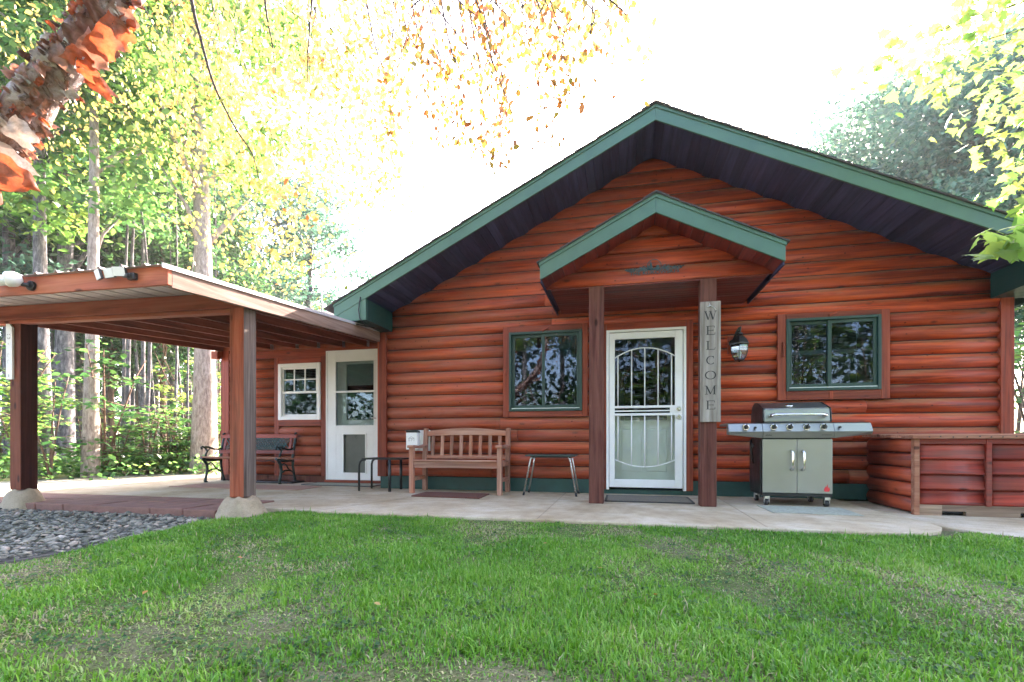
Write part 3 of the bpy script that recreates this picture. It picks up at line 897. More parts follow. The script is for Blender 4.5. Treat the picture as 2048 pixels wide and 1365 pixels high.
# white wing door: big glass lite above, pet door below
x0, x1, z0, z1 = wing_door
f = MB()
lx0, lx1, lz0, lz1 = x0 + 0.165, x1 - 0.115, 0.965, 2.035
px0_, px1_, pz0, pz1 = x0 + 0.31, x1 - 0.27, 0.175, 0.815
f.box(x0, lx0, WY - 0.075, WY - 0.03, z0, z1); f.box(lx1, x1, WY - 0.075, WY - 0.03, z0, z1)
f.box(lx0, lx1, WY - 0.075, WY - 0.03, lz1, z1); f.box(lx0, lx1, WY - 0.075, WY - 0.03, pz1, lz0); f.box(lx0, lx1, WY - 0.075, WY - 0.03, z0, pz0)
f.box(lx0, px0_, WY - 0.075, WY - 0.03, pz0, pz1); f.box(px1_, lx1, WY - 0.075, WY - 0.03, pz0, pz1)
wd = f.build('side_door', M['white'], cabin, bevel=0.003)
f = MB(); f.box(x0 - 0.022, x0 - 0.001, WY - 0.085, WY, z0, z1 + .02); f.box(x0 - .001, x1, WY - 0.085, WY, z1 + .001, z1 + .02); f.build('door_frame', M['white'], wd)
f = MB(); f.box(px0_, px1_, WY - 0.052, WY - 0.045, pz0, pz1); f.build('pet_door_flap', M['screen'], wd)
for q in ((px0_ - .02, px0_, pz0 - .02, pz1 + .02), (px1_, px1_ + .02, pz0 - .02, pz1 + .02), (px0_, px1_, pz1, pz1 + .02), (px0_, px1_, pz0 - .02, pz0)):
    f = MB(); f.box(q[0], q[1], WY - 0.084, WY - 0.05, q[2], q[3]); f.build('pet_door_frame', M['white'], wd)
for q in ((lx0 - .018, lx0, lz0 - .018, lz1 + .018), (lx1, lx1 + .018, lz0 - .018, lz1 + .018), (lx0, lx1, lz1, lz1 + .018), (lx0, lx1, lz0 - .018, lz0), (lx0, lx1, 1.515, 1.545)):
    f = MB(); f.box(q[0], q[1], WY - 0.083, WY - 0.05, q[2], q[3]); f.build('glazing_trim', M['white'], wd)
f = MB(); f.box(lx0, lx1, WY - 0.058, WY - 0.055, lz0, lz1); f.build('pane', M['glass'], wd)
f = MB()
for q in ((lx0 - .03, lx0 + .16, .95, 2.06), (lx1 - .02, lx1 + .03, .95, 2.06), (lx0 + .16, lx1 - .02, .95, 1.06), (lx0 + .16, lx1 - .02, 2.0, 2.06)): f.box(q[0], q[1], WY - 0.02, WY + 0.02, q[2], q[3])
f.build('inner_door', M['white_pl'], wd)
f = MB(); f.box(lx0 + .16, lx1 - .02, WY + 0.01, WY + 0.014, 1.64, 2.0); f.build('blind', M['white_pl'], wd)
f = MB(); f.box(lx0 + .16, lx1 - .02, WY + 0.004, WY + 0.008, 1.06, 2.0); f.build('pane', M['glass'], wd)
f = MB(); f.tube([(x1 - .075, WY - 0.08, 1.08), (x1 - .075, WY - 0.12, 1.08), (x1 - .13, WY - 0.125, 1.085)], 0.008, 6); f.build('handle', M['alu'], wd)
f = MB(); f.box(x0 - 0.03, x1 + 0.06, WY - 0.12, WY, 0.0, 0.05); f.build('door_sill', M['trim'], cabin, bevel=0.004)

# ================================================================ ENTRY PORCH
porch = thing('entry_porch', 'gabled entry porch on two brown posts over the front door', 'porch', (0.335, -1.03, 0.0))
PX_, PZ, PS, PH = 0.335, 3.05, 0.5, 1.205
def zp(x): return PZ - PS * abs(x - PX_)
for x in (-0.287, 0.895):
    q = MB(); q.box(x - 0.082, x + 0.082, -1.112, -0.95, 0.0, 2.44); q.build('post', M['post'], porch, bevel=0.007)
k = 0
while 2.445 + E0 * k < PZ:
    zl, zh = 2.445 + E0 * k, min(2.445 + E0 * (k + 1), PZ + 0.03)
    log_piece(porch, zl, zh, (lambda z: PX_ - (PZ + 0.03 - z) / PS), (lambda z: PX_ + (PZ + 0.03 - z) / PS), -1.10, n=7, back=0.03)
    k += 1
q = MB(); q.prism([(PX_ - 1.17, 2.447), (PX_ + 1.17, 2.447), (PX_, PZ + 0.02)], -1.07, -1.05); q.build('gable_backing', M['dark_room'], porch)
q = MB(); q.box(PX_ - 1.13, PX_ + 1.13, -1.09, -0.04, 2.449, 2.47); q.build('ceiling_backing', M['dark_room'], porch)
first = None
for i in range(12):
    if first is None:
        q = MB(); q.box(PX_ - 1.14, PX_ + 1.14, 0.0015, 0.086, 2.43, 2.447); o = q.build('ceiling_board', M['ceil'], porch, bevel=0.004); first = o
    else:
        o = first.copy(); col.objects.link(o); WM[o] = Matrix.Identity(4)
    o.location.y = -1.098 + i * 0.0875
    if i == 0: base_loc = o.location.copy()
for sgn in (-1, 1):
    xe = PX_ + sgn * PH
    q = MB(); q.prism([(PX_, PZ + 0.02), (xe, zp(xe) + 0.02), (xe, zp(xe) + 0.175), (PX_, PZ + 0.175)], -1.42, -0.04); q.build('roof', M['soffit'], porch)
    q = MB(); q.prism([(PX_, PZ - 0.002), (xe, zp(xe) - 0.002), (xe, zp(xe) + 0.155), (PX_, PZ + 0.155)], -1.45, -1.422); q.build('fascia_board', M['green'], porch, bevel=0.004)
    q = MB(); q.prism([(PX_, PZ + 0.15), (xe + sgn * .008, zp(xe) + 0.146), (xe + sgn * .008, zp(xe) + 0.19), (PX_, PZ + 0.194)], -1.46, -1.415); q.build('drip_edge', M['green'], porch, bevel=0.003)
    q = MB(); q.box(min(xe, xe - sgn * .016), max(xe, xe - sgn * .016), -1.421, -0.05, zp(xe) - 0.03, zp(xe) + 0.02); q.build('eave_edge', M['soffit'], porch)
    L = math.hypot(1, PS); ang = math.atan2(PS, 1) * sgn
    ux, uz = sgn / L, -PS / L
    sh = MB()
    sh.add([(0, -1.475, 0.0), (0.24 * sgn, -1.475, 0.002), (0.24 * sgn, -0.03, 0.002), (0, -0.03, 0.0), (0, -1.475, 0.005), (0.24 * sgn, -1.475, 0.018), (0.24 * sgn, -0.03, 0.018), (0, -0.03, 0.005)],
           [(0, 3, 2, 1), (4, 5, 6, 7), (0, 1, 5, 4), (1, 2, 6, 5), (2, 3, 7, 6), (3, 0, 4, 7)])
    first = None
    for i in range(9):
        d = 0.004 + i * 0.142
        if first is None: o = sh.build('shingle_course', M['shingle'], porch); first = o
        else:
            o = first.copy(); col.objects.link(o); WM[o] = Matrix.Identity(4)
        o.location = (PX_ + ux * d, 0.003 * math.sin(i * 1.7), PZ + 0.186 + uz * d + rj.uniform(0, .004)); o.rotation_euler = (0, ang, 0)
        loc_w = o.location.copy()
    bw = 0.135
    sb = MB(); sb.box(0.002, bw - 0.002, -1.42, -1.10, 0.0, 0.016)
    first = None
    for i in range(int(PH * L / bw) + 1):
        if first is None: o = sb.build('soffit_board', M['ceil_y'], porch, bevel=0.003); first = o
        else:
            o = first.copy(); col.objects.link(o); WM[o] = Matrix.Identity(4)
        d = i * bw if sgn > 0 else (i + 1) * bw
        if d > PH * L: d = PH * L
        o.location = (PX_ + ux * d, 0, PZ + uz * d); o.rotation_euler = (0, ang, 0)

q = MB(); q.prism([(PX_ - 0.13, PZ + 0.2 - 0.13 * PS), (PX_, PZ + 0.2), (PX_ + 0.13, PZ + 0.2 - 0.13 * PS), (PX_ + 0.13, PZ + 0.212 - 0.13 * PS), (PX_, PZ + 0.214), (PX_ - 0.13, PZ + 0.212 - 0.13 * PS)], -1.478, -0.03); q.build('ridge_cap', M['shingle'], porch)

# ================================================================ CARPORT
M['post_shaded'] = mat_wood('shaded_post_side', (0.03, 0.008, 0.005), (0.06, 0.016, 0.010), (0.10, 0.03, 0.02), 'z', 0.7, (0.08, 0.03, 0.02), 0.5, True, 30, 0.9, 0.2)  # left carport post: shade on its right face put into the colour
car = thing('carport', 'open timber carport with ribbed metal roof left of the cabin', 'carport', (-5.2, -1.5, 0.0))
def zc(x, y): return 2.10 + 0.0747 * (y + 3.48) + 0.018 * (-3.51 - x)
for x, y in ((-3.672, -2.53), (-6.69, -2.47)):
    q = MB()
    hw = 0.083
    q.box(x - hw, x + hw, y - hw, y + hw, 0.15, zc(x, y) - 0.165)
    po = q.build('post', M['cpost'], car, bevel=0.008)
    po.data.materials.append(M['post_side'] if x > -5 else M['post_shaded'])
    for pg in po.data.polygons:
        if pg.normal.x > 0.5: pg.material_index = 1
    ft = MB()
    n = 40
    prof = [(0.24, -0.12), (0.228, -0.06), (0.21, -0.01), (0.188, 0.04), (0.165, 0.085), (0.145, 0.12), (0.123, 0.143), (0.08, 0.153), (0.0, 0.155)]
    vv = []
    fr_ = random.Random(int(abs(x) * 100))
    ph = [fr_.uniform(0, 6.28) for _ in range(4)]
    for r_, z in prof:
        for j in range(n):
            a_ = 2 * math.pi * j / n
            wob = 1 + 0.10 * math.sin(2 * a_ + ph[0]) + 0.07 * math.sin(3 * a_ + ph[1]) + 0.05 * math.sin(5 * a_ + ph[2] + z * 20) + 0.03 * math.sin(11 * a_ + ph[1] + z * 45) + 0.02 * math.sin(17 * a_ + z * 90)
            vv.append((x + r_ * wob * math.cos(a_), y + r_ * 0.92 * wob * math.sin(a_), z + (0.012 * math.sin(4 * a_ + ph[3]) if 0 < z < .16 else 0)))
    ff = [(i * n + j, i * n + (j + 1) % n, (i + 1) * n + (j + 1) % n, (i + 1) * n + j) for i in range(len(prof) - 1) for j in range(n)]
    ft.add(vv, ff, True)
    ft.build('footing', M['footing'], car)
def tilt_box(name, x0, x1, y0, y1, dz0, dz1, mat, bevel=0.004, par=None):
    q = MB()
    p = []
    for dz in (dz0, dz1):
        for x, y in ((x0, y0), (x1, y0), (x1, y1), (x0, y1)): p.append((x, y, zc(x, y) + dz))
    q.add(p, [(0, 3, 2, 1), (4, 5, 6, 7), (0, 1, 5, 4), (1, 2, 6, 5), (2, 3, 7, 6), (3, 0, 4, 7)])
    return q.build(name, mat, par or car, bevel=bevel)
XL = -7.02
tilt_box('fascia_board', XL, -3.512, -3.48, -3.442, -0.158, -0.008, M['cbeam'])
tilt_box('rake_board', -3.551, -3.512, -3.441, -0.07, -0.175, -0.012, M['rake'])
tilt_box('rake_board', XL, XL + 0.038, -3.441, 0.66, -0.16, -0.012, M['crafter'])
tilt_box('beam', XL - 0.12, -3.553, -2.62, -2.582, -0.165, -0.012, M['cbeam'])
tilt_box('beam', XL - 0.10, -3.76, -2.46, -2.42, -0.175, -0.012, M['cbeam'])
tilt_box('beam_plate', XL - 0.10, -3.757, -2.58, -2.462, -0.20, -0.166, M['cbeam'])
for i, x in enumerate((-6.46, -5.953, -5.45, -5.038, -4.56, -4.112, -3.72)):
    tilt_box('rafter', x - 0.019, x + 0.019, -2.418, 0.636, -0.152, -0.012, M['crafter'])
    tilt_box('joist_hanger', x + 0.0195, x + 0.023, 0.56, 0.636, -0.15, -0.05, M['galv'], 0)
tilt_box('ledger', XL, -3.565, 0.6372, 0.66, -0.15, -0.012, M['cbeam'])
tilt_box('beam_end', -7.12, -6.99, 0.52, 0.635, -0.30, -0.165, M['cbeam'])
# ribbed roof sheet
def sheet_section(xa, xb, ya, yb):
    q = MB()
    prof = []
    x = xa
    pitch = 0.229
    i = 0
    while x < xb - 0.001:
        for dx, h in ((0, 0), (0.085, 0), (0.088, 0.006), (0.092, 0), (0.16, 0), (0.175, 0.02), (0.195, 0.02), (0.21, 0)):
            if x + dx <= xb: prof.append((x + dx, h))
        x += pitch
    prof.append((xb, 0))
    n = len(prof)
    v = [(px_, ya, zc(px_, ya) - 0.010 + h) for px_, h in prof] + [(px_, yb, zc(px_, yb) - 0.010 + h) for px_, h in prof]
    q.add(v, [(i, i + 1, i + 1 + n, i + n) for i in range(n - 1)])
    return q.build('roof_sheet', M['sheet'], car, solid=0.0012)
sheet_section(XL - 0.06, -3.503, -3.53, -0.10)
sheet_section(XL - 0.06, -3.86, -0.13, 0.63)
tilt_box('drip_edge', -3.5115, -3.500, -3.53, -0.10, -0.035, 0.0, M['sheet'], 0)
# ================================================================ SMALL THINGS ON AND BEFORE THE HOUSE
# ---- WELCOME board with serif lettering
def stroke(mb, p, q, w, y):
    p, q = Vector((p[0], 0, p[1])), Vector((q[0], 0, q[1]))
    d = (q - p); L = d.length; d.normalize(); n = Vector((-d.z, 0, d.x)) * (w / 2)
    v = [p + n, p - n, q - n, q + n]
    mb.add([(a.x, y, a.z) for a in v] + [(a.x, y + 0.002, a.z) for a in v], [(0, 1, 2, 3), (7, 6, 5, 4), (0, 4, 5, 1), (1, 5, 6, 2), (2, 6, 7, 3), (3, 7, 4, 0)])
def ring_strokes(mb, cx, cz, rx, rz, a0, a1, wmin, wmax, y, n=20):
    pts = []
    for i in range(n + 1):
        a = lerp(a0, a1, i / n)
        w = lerp(wmin, wmax, abs(math.cos(a)) ** 1.3) / 2
        pts.append((cx + (rx + w) * math.cos(a), cz + (rz + w) * math.sin(a), cx + (rx - w) * math.cos(a), cz + (rz - w) * math.sin(a)))
    v = []
    for o_ in pts: v += [(o_[0], y, o_[1]), (o_[2], y, o_[3])]
    mb.add(v, [(2 * i, 2 * i + 1, 2 * i + 3, 2 * i + 2) for i in range(n)])
def letter(ch, cx, cz, h, w, y):
    m = MB()
    T, t = h * 0.15, h * 0.055
    x0, x1, z0, z1 = cx - w / 2, cx + w / 2, cz - h / 2, cz + h / 2
    S = lambda a, b_, c_=T: stroke(m, a, b_, c_, y)
    def serif(x, z, l): S((x - l / 2, z), (x + l / 2, z), t)
    if ch == 'W':
        S((x0 + .02 * w, z1), (cx - .22 * w, z0), T); S((cx - .22 * w, z0), (cx, z1 - .04 * h), t); S((cx, z1 - .04 * h), (cx + .24 * w, z0), T); S((cx + .24 * w, z0), (x1 - .02 * w, z1), t)
        for x in (x0 + .02 * w, cx - .02 * w, x1 - .02 * w): serif(x, z1, .26 * w)
    elif ch == 'E':
        S((x0 + .18 * w, z0), (x0 + .18 * w, z1)); S((x0, z1), (x1 - .06 * w, z1), t); S((x0, z0), (x1, z0), t); S((x0 + .2 * w, cz), (x1 - .2 * w, cz), t)
        S((x1 - .06 * w, z1), (x1 - .04 * w, z1 - .2 * h), t); S((x1, z0), (x1 + .02 * w, z0 + .22 * h), t); S((x1 - .2 * w, cz - .09 * h), (x1 - .2 * w, cz + .09 * h), t)
    elif ch == 'L':
        S((x0 + .2 * w, z0), (x0 + .2 * w, z1)); serif(x0 + .2 * w, z1, .42 * w); S((x0, z0), (x1, z0), t); S((x1, z0), (x1 + .04 * w, z0 + .25 * h), t)
    elif ch == 'C':
        ring_strokes(m, cx + .04 * w, cz, w * .47, h * .48, R(48), R(318), t * .9, T, y); S((cx + .36 * w, cz + .5 * h), (cx + .37 * w, cz + .2 * h), t); 
    elif ch == 'O':
        ring_strokes(m, cx, cz, w * .47, h * .48, 0, 2 * math.pi, t * .9, T, y, 28)
    elif ch == 'M':
        S((x0 + .12 * w, z0), (x0 + .12 * w, z1), t); S((x0 + .12 * w, z1), (cx, z0 + .02 * h), T); S((cx, z0 + .02 * h), (x1 - .14 * w, z1), t); S((x1 - .14 * w, z0), (x1 - .14 * w, z1), T)
        for x in (x0 + .12 * w, x1 - .14 * w): serif(x, z0, .28 * w); 
        serif(x0 + .06 * w, z1, .22 * w); serif(x1 - .08 * w, z1, .22 * w)
    return m
sg = MB(); sg.box(0.808, 1.012, -1.140, -1.1145, 0.905, 2.185)
sign = sg.build('welcome_sign', M['greywood'], bevel=0.003)
tag(sign, 'tall weathered grey board reading WELCOME on the right porch post', 'sign')
for i, ch in enumerate('WELCOME'):
    zz = lerp(2.035, 1.085, i / 6)
    letter(ch, 0.91, zz, 0.088, 0.105 if ch in 'WMO' else 0.085, -1.1425).build('letter', M['ink'], sign)
q = MB(); q.tube([(0.90, -1.143, 2.165), (0.905, -1.146, 2.14), (0.94, -1.146, 2.12), (0.965, -1.143, 2.09)], 0.003, 5); q.tube([(0.905, -1.146, 2.14), (0.88, -1.144, 2.125)], 0.006, 5); q.build('hanging_wire', M['alu'], sign)

# ---- metal name plaque on the porch gable
pl = MB()
py_ = -1.156
zb = 2.515
def arc_band(mb, cx, cz, r0, r1, a0, a1, y, n=20, th=0.003):
    v = []
    for i in range(n + 1):
        a = lerp(a0, a1, i / n)
        for r_ in (r0, r1):
            v += [(cx + r_ * math.cos(a), y, cz + r_ * math.sin(a))]
    mb.add(v, [(2 * i, 2 * i + 1, 2 * i + 3, 2 * i + 2) for i in range(n)])
arc_band(pl, 0.335, 2.60, 0.068, 0.077, R(-12), R(192), py_)
# tree, hills and cabin cut-outs inside the ring
for tx, tz, th in ((0.30, 2.565, 0.085), (0.275, 2.565, 0.05)):
    for j in range(3):
        z = tz + th * j / 3.2
        w_ = 0.032 * (1 - j / 3.6) * th / 0.085
        pl.add([(tx - w_, py_, z), (tx + w_, py_, z), (tx, py_, z + th * .48)], [(0, 1, 2)])
pl.add([(0.27, py_, 2.566), (0.40, py_, 2.566), (0.40, py_, 2.578), (0.36, py_, 2.59), (0.33, py_, 2.58), (0.30, py_, 2.574), (0.27, py_, 2.572)], [tuple(range(7))])
pl.add([(0.355, py_, 2.585), (0.39, py_, 2.585), (0.39, py_, 2.602), (0.3725, py_, 2.615), (0.355, py_, 2.602)], [tuple(range(5))])
for sx in (-1, 1):
    for j in range(3):
        stroke(pl, (0.335 + sx * (0.07 + .02 * j), 2.572), (0.335 + sx * (0.12 + .035 * j), 2.61 - .012 * j), 0.012, py_)
    for j in range(9):
        cx = 0.335 + sx * (0.20 + 0.012 * j); cz = 2.578 + 0.004 * math.sin(j * 1.7)
        a = R(40 + 40 * math.sin(j * 2.3))
        stroke(pl, (cx - .014 * math.cos(a), cz - .014 * math.sin(a)), (cx + .014 * math.cos(a), cz + .014 * math.sin(a)), 0.011, py_)
stroke(pl, (0.05, 2.563), (0.62, 2.563), 0.008, py_)
plaque = pl.build('name_plaque', M['verdigris'])
tag(plaque, 'dark metal cut-out name plaque with a ring on the porch gable', 'plaque')
tcv = bpy.data.curves.new('lettering', 'FONT')
tcv.body = "THE KUKOWSKI'S"
tcv.size = 0.058
tcv.align_x = 'CENTER'
tcv.extrude = 0.0015
tcv.offset = 0.0012
tobj = bpy.data.objects.new('lettering_tmp', tcv)
col.objects.link(tobj)
bpy.context.view_layer.update()
tm = bpy.data.meshes.new_from_object(tobj.evaluated_get(bpy.context.evaluated_depsgraph_get()))
bpy.data.objects.remove(tobj)
for vtx in tm.vertices:
    x, y, z = vtx.co
    vtx.co = (0.335 + x * 1.12, py_ - z, 2.516 + y)
tm.materials.clear(); tm.materials.append(M['verdigris'])
lt = bpy.data.objects.new('lettering', tm)
link(lt, plaque)

# ---- wall lantern
lx, ly = 1.407, -0.17
lan = thing('wall_lantern', 'black carriage lantern with clear glass beside the front door', 'lantern', (lx, -0.05, 1.70))
q = MB(); q.box(lx - 0.115, lx - 0.005, -0.062, -0.046, 1.80, 2.02); q.build('mounting_board', M['trim_v'], lan, bevel=0.004)
q = MB(); q.disc_y(lx - 0.055, 1.93, -0.085, -0.062, 0.048, 16); q.build('back_plate', M['black'], lan, bevel=0.006)
q = MB(); q.tube([(lx - 0.055, -0.085, 1.93), (lx - 0.05, -0.12, 1.98), (lx - 0.03, -0.15, 2.05), (lx, -0.165, 2.10), (lx + 0.012, -0.172, 2.112), (lx + 0.006, ly, 2.08), (lx, ly, 2.03)], [0.013, 0.014, 0.015, 0.017, 0.013, 0.015, 0.018], 8); q.build('arm', M['black'], lan)
def hexloft(prof, n=6, mat=None, name='x', rot=0.0, smooth=False):
    m = MB()
    v = []
    for r_, z in prof:
        for j in range(n):
            a = 2 * math.pi * j / n + rot
            v.append((lx + r_ * math.cos(a), ly + r_ * math.sin(a), z))
    m.add(v, [(i * n + j, i * n + (j + 1) % n, (i + 1) * n + (j + 1) % n, (i + 1) * n + j) for i in range(len(prof) - 1) for j in range(n)], smooth)
    return m.build(name, mat, lan)
hexloft([(0.012, 2.045), (0.042, 2.035), (0.046, 2.02), (0.03, 2.012), (0.045, 2.005), (0.078, 1.972), (0.105, 1.93), (0.122, 1.905), (0.122, 1.895), (0.10, 1.893)], 6, M['black'], 'cap', 0.3)
hexloft([(0.098, 1.893), (0.108, 1.86), (0.105, 1.81), (0.088, 1.755), (0.062, 1.712)], 6, M['glass_lamp'], 'glass_body', 0.3)
hexloft([(0.066, 1.716), (0.068, 1.704), (0.05, 1.695), (0.02, 1.69), (0.008, 1.682), (0.001, 1.675)], 6, M['black'], 'base', 0.3)
for j in range(6):
    a = 2 * math.pi * j / 6 + 0.3
    pr = [(0.10, 1.893), (0.110, 1.86), (0.107, 1.81), (0.090, 1.755), (0.064, 1.712)]
    q = MB(); q.tube([(lx + r_ * math.cos(a), ly + r_ * math.sin(a), z) for r_, z in pr], 0.0035, 5); q.build('glazing_bar', M['black'], lan)
q = MB(); q.lathe([(0.001, 0.0), (0.014, 0.002), (0.014, 0.045), (0.022, 0.06), (0.026, 0.085), (0.018, 0.11), (0.001, 0.118)], (lx, ly, 1.70), 12); q.build('bulb', M['white_pl'], lan)

# ---- white paper box on the wall
nb_ = thing('mail_box', 'white wall mail box with a dark lid above the wooden bench', 'mailbox', (-2.9, -0.05, 0.56))
q = MB(); q.box(-3.02, -2.72, -0.066, -0.047, 0.56, 0.86); q.build('back_board', M['white_pl'], nb_, bevel=0.003)
q = MB(); q.box(-3.045, -2.875, -0.175, -0.068, 0.58, 0.825); q.build('body', M['white_pl'], nb_, bevel=0.006)
q = MB(); q.obox((-2.96, -0.122, 0.842), 0.178, 0.125, 0.028, Euler((R(-8), 0, 0)).to_matrix()); q.build('lid', M['black_pl'], nb_, bevel=0.006)
q = MB()
for p_, r_ in (((-3.0, 0.74), (-2.92, 0.74)), ((-3.0, 0.70), (-3.0, 0.74)), ((-2.96, 0.70), (-2.96, 0.745)), ((-2.92, 0.70), (-2.92, 0.745)), ((-3.005, 0.742), (-2.96, 0.765)), ((-2.96, 0.765), (-2.915, 0.742)), ((-2.985, 0.70), (-2.985, 0.725)), ((-2.94, 0.715), (-2.94, 0.73))):
    stroke(q, p_, r_, 0.005, -0.1772)
q.build('emblem', M['faint_ink'], nb_)

# ---- wooden garden bench
bx0, bx1, byf, byb = -2.80, -1.515, -0.60, -0.10
bench = thing('garden_bench', 'weathered wooden slat bench against the log wall', 'bench', (-2.16, -0.35, 0))
LEG = 0.062
for x in (bx0, bx1 - LEG):
    q = MB(); q.box(x, x + LEG, byf, byf + LEG, 0, 0.625); q.build('leg', M['teak_v'], bench, bevel=0.005)
    q = MB()
    pts = [(byb - LEG, 0.0), (byb, 0.0), (byb, 0.44), (byb + 0.045, 0.885), (byb - 0.012, 0.885), (byb - LEG, 0.44)]
    q.xprism(pts, x, x + LEG); q.build('leg', M['teak_v'], bench, bevel=0.005)
    q = MB(); q.box(x + 0.012, x + 0.05, byf + LEG, byb - LEG, 0.165, 0.215); q.build('stretcher', M['teak'], bench, bevel=0.004)
    q = MB(); q.box(x + 0.01, x + 0.05, byf + LEG, byb - LEG, 0.365, 0.43); q.build('side_rail', M['teak'], bench, bevel=0.004)
    ar = MB()
    prof = []
    nst = 10
    top = []; bot = []
    for i in range(nst + 1):
        t = i / nst
        y = lerp(byf - 0.035, byb - 0.03, t)
        z = 0.655 + 0.018 * math.sin(t * math.pi * 1.2 + 2.6) - 0.018 * (1 - t) ** 6
        top.append((y, z)); bot.append((y, z - 0.034))
    ar.xprism(bot + top[::-1], x - 0.012, x + LEG + 0.012); ar.build('armrest', M['teak'], bench, bevel=0.006)
q = MB(); q.box(bx0 + LEG, bx1 - LEG, byf + 0.008, byf + 0.045, 0.345, 0.432); q.build('front_rail', M['teak'], bench, bevel=0.004)
for i in range(6):
    y = byf - 0.008 + i * 0.082
    q = MB(); q.box(bx0 + (0.004 if i else LEG + .002), bx1 - (0.004 if i else LEG + .002), y, y + 0.07, 0.433 - 0.004 * i, 0.453 - 0.004 * i)
    if i < 6: q.v = [(min(max(v_[0], bx0 + LEG + .002), bx1 - LEG - .002), v_[1], v_[2]) if (v_[1] < byf + LEG or v_[1] > byb - LEG - .01) else v_ for v_ in q.v]
    q.build('seat_slat', M['teak'], bench, bevel=0.004)
q = MB(); q.box(bx0 + LEG, bx1 - LEG, byb - 0.042, byb - 0.006, 0.455, 0.50); q.build('back_rail', M['teak'], bench, bevel=0.004)
cr = MB(); top = []; bot = []
for i in range(17):
    t = i / 16; x = lerp(bx0 + LEG, bx1 - LEG, t)
    top.append((x, 0.842 + 0.045 * math.sin(math.pi * t) ** 0.9)); bot.append((x, 0.775 + 0.012 * math.sin(math.pi * t)))
cr.prism(bot + top[::-1], byb - 0.015, byb + 0.022); cr.build('crest_rail', M['teak'], bench, bevel=0.004)
for i in range(8):
    x = lerp(bx0 + LEG + 0.085, bx1 - LEG - 0.085, i / 7)
    q = MB(); q.xprism([(byb - 0.034, 0.495), (byb - 0.016, 0.495), (byb + 0.012, 0.785), (byb - 0.006, 0.785)], x - 0.024, x + 0.024); q.build('back_slat', M['teak_v'], bench, bevel=0.003)

# ---- small black tube-legged table
tb = thing('side_table', 'low black tube-legged table left of the wooden bench', 'table', (-3.3, -0.28, 0))
tx0, tx1, ty0, ty1, tz = -3.62, -2.99, -0.47, -0.12, 0.455
for x, y in ((tx0, ty0), (tx0, ty1), (tx1 - .16, ty0), (tx1 - .16, ty1)):
    sgn = 1
    if x == tx0: pts = [(x, y, 0.0), (x, y, tz - 0.09), (x + 0.012, y, tz - 0.045), (x + 0.045, y, tz - 0.018), (x + 0.1, y, tz - 0.012)]
    else: pts = [(x, y, 0.0), (x, y, tz - 0.014)]
    q = MB(); q.tube(pts, 0.0155 if x == tx0 else 0.022, 8); q.build('leg', M['black'], tb)
q = MB(); q.box(tx0 + 0.04, tx1, ty0 - .012, ty1 + .012, tz - 0.012, tz + 0.01); q.build('top', M['black'], tb, bevel=0.008)

# ---- folding stool-table with aluminium legs
ft_ = thing('folding_table', 'small dark topped folding table with aluminium legs under the left window', 'table', (-0.92, -0.28, 0))
q = MB(); q.box(-1.235, -0.585, -0.47, -0.10, 0.505, 0.524); q.build('top', M['tablegreen'], ft_, bevel=0.006)
q = MB(); q.box(-1.17, -0.65, -0.44, -0.13, 0.488, 0.5045); q.build('apron', M['black'], ft_, bevel=0.004)
for sx, x in ((-1, -1.165), (1, -0.655)):
    for y, dy in ((-0.43, -0.05), (-0.14, 0.02)):
        f0 = Vector((x + sx * 0.085, y + dy, 0.012))
        q = MB(); q.tube([f0, (x, y, 0.47), (x - sx * 0.02, y, 0.495)], 0.0115, 8); lg = q.build('leg', M['alu'], ft_)
        d = (Vector((x, y, 0.47)) - f0).normalized()
        q = MB(); q.tube([f0 - d * 0.014, f0 + d * 0.03], 0.014, 8); q.build('rubber_foot', M['black_pl'], lg)
    q = MB(); q.tube([(x, -0.44, 0.475), (x, -0.13, 0.475)], 0.009, 6); q.build('leg_pivot', M['alu'], ft_)

# ---- door mats
def mat_thing(name, label, pts, z, mat, th=0.012, edge=None):
    m = MB(); m.zprism(pts, z, z + th)
    o = m.build(name, mat, bevel=0.003); tag(o, label, 'mat')
    if edge:
        e = MB()
        n = len(pts)
        cx = sum(p[0] for p in pts) / n; cy = sum(p[1] for p in pts) / n
        for i in range(n):
            a, b_ = pts[i], pts[(i + 1) % n]
            e.beam((a[0], a[1], z + th * .55), (b_[0], b_[1], z + th * .55), 0.028, th * 1.25)
        e.build('border', edge, o)
    return o
mat_thing('door_mat', 'dark brown coir mat lying before the wooden bench', [(-2.60, -0.96), (-1.69, -1.01), (-1.70, -0.52), (-2.60, -0.48)], 0.001, M['mat_brown'], 0.016)
mat_thing('door_mat', 'worn brown mat with black border before the front door', [(-0.19, -0.90), (0.775, -0.90), (0.775, -0.30), (-0.19, -0.30)], 0.001, M['mat_door'], 0.01, M['mat_edge'])
mat_thing('door_mat', 'dark grey mat at the white side door', [(-5.0, 0.14), (-3.75, 0.10), (-3.75, 0.55), (-5.0, 0.55)], 0.001, M['mat_grey'], 0.008, M['mat_edge'])
mat_thing('grill_mat', 'pale grey-green mat on the patio under the grill', [(1.43, -1.42), (2.20, -1.47), (2.22, -0.92), (1.42, -0.90)], 0.001, M['mat_grey'], 0.006)
mat_thing('door_mat', 'dusty red mat under the carport behind its right post', [(-6.75, -0.62), (-4.5, -0.62), (-4.5, -0.05), (-6.7, -0.05)], 0.001, M['mat_red'], 0.009)

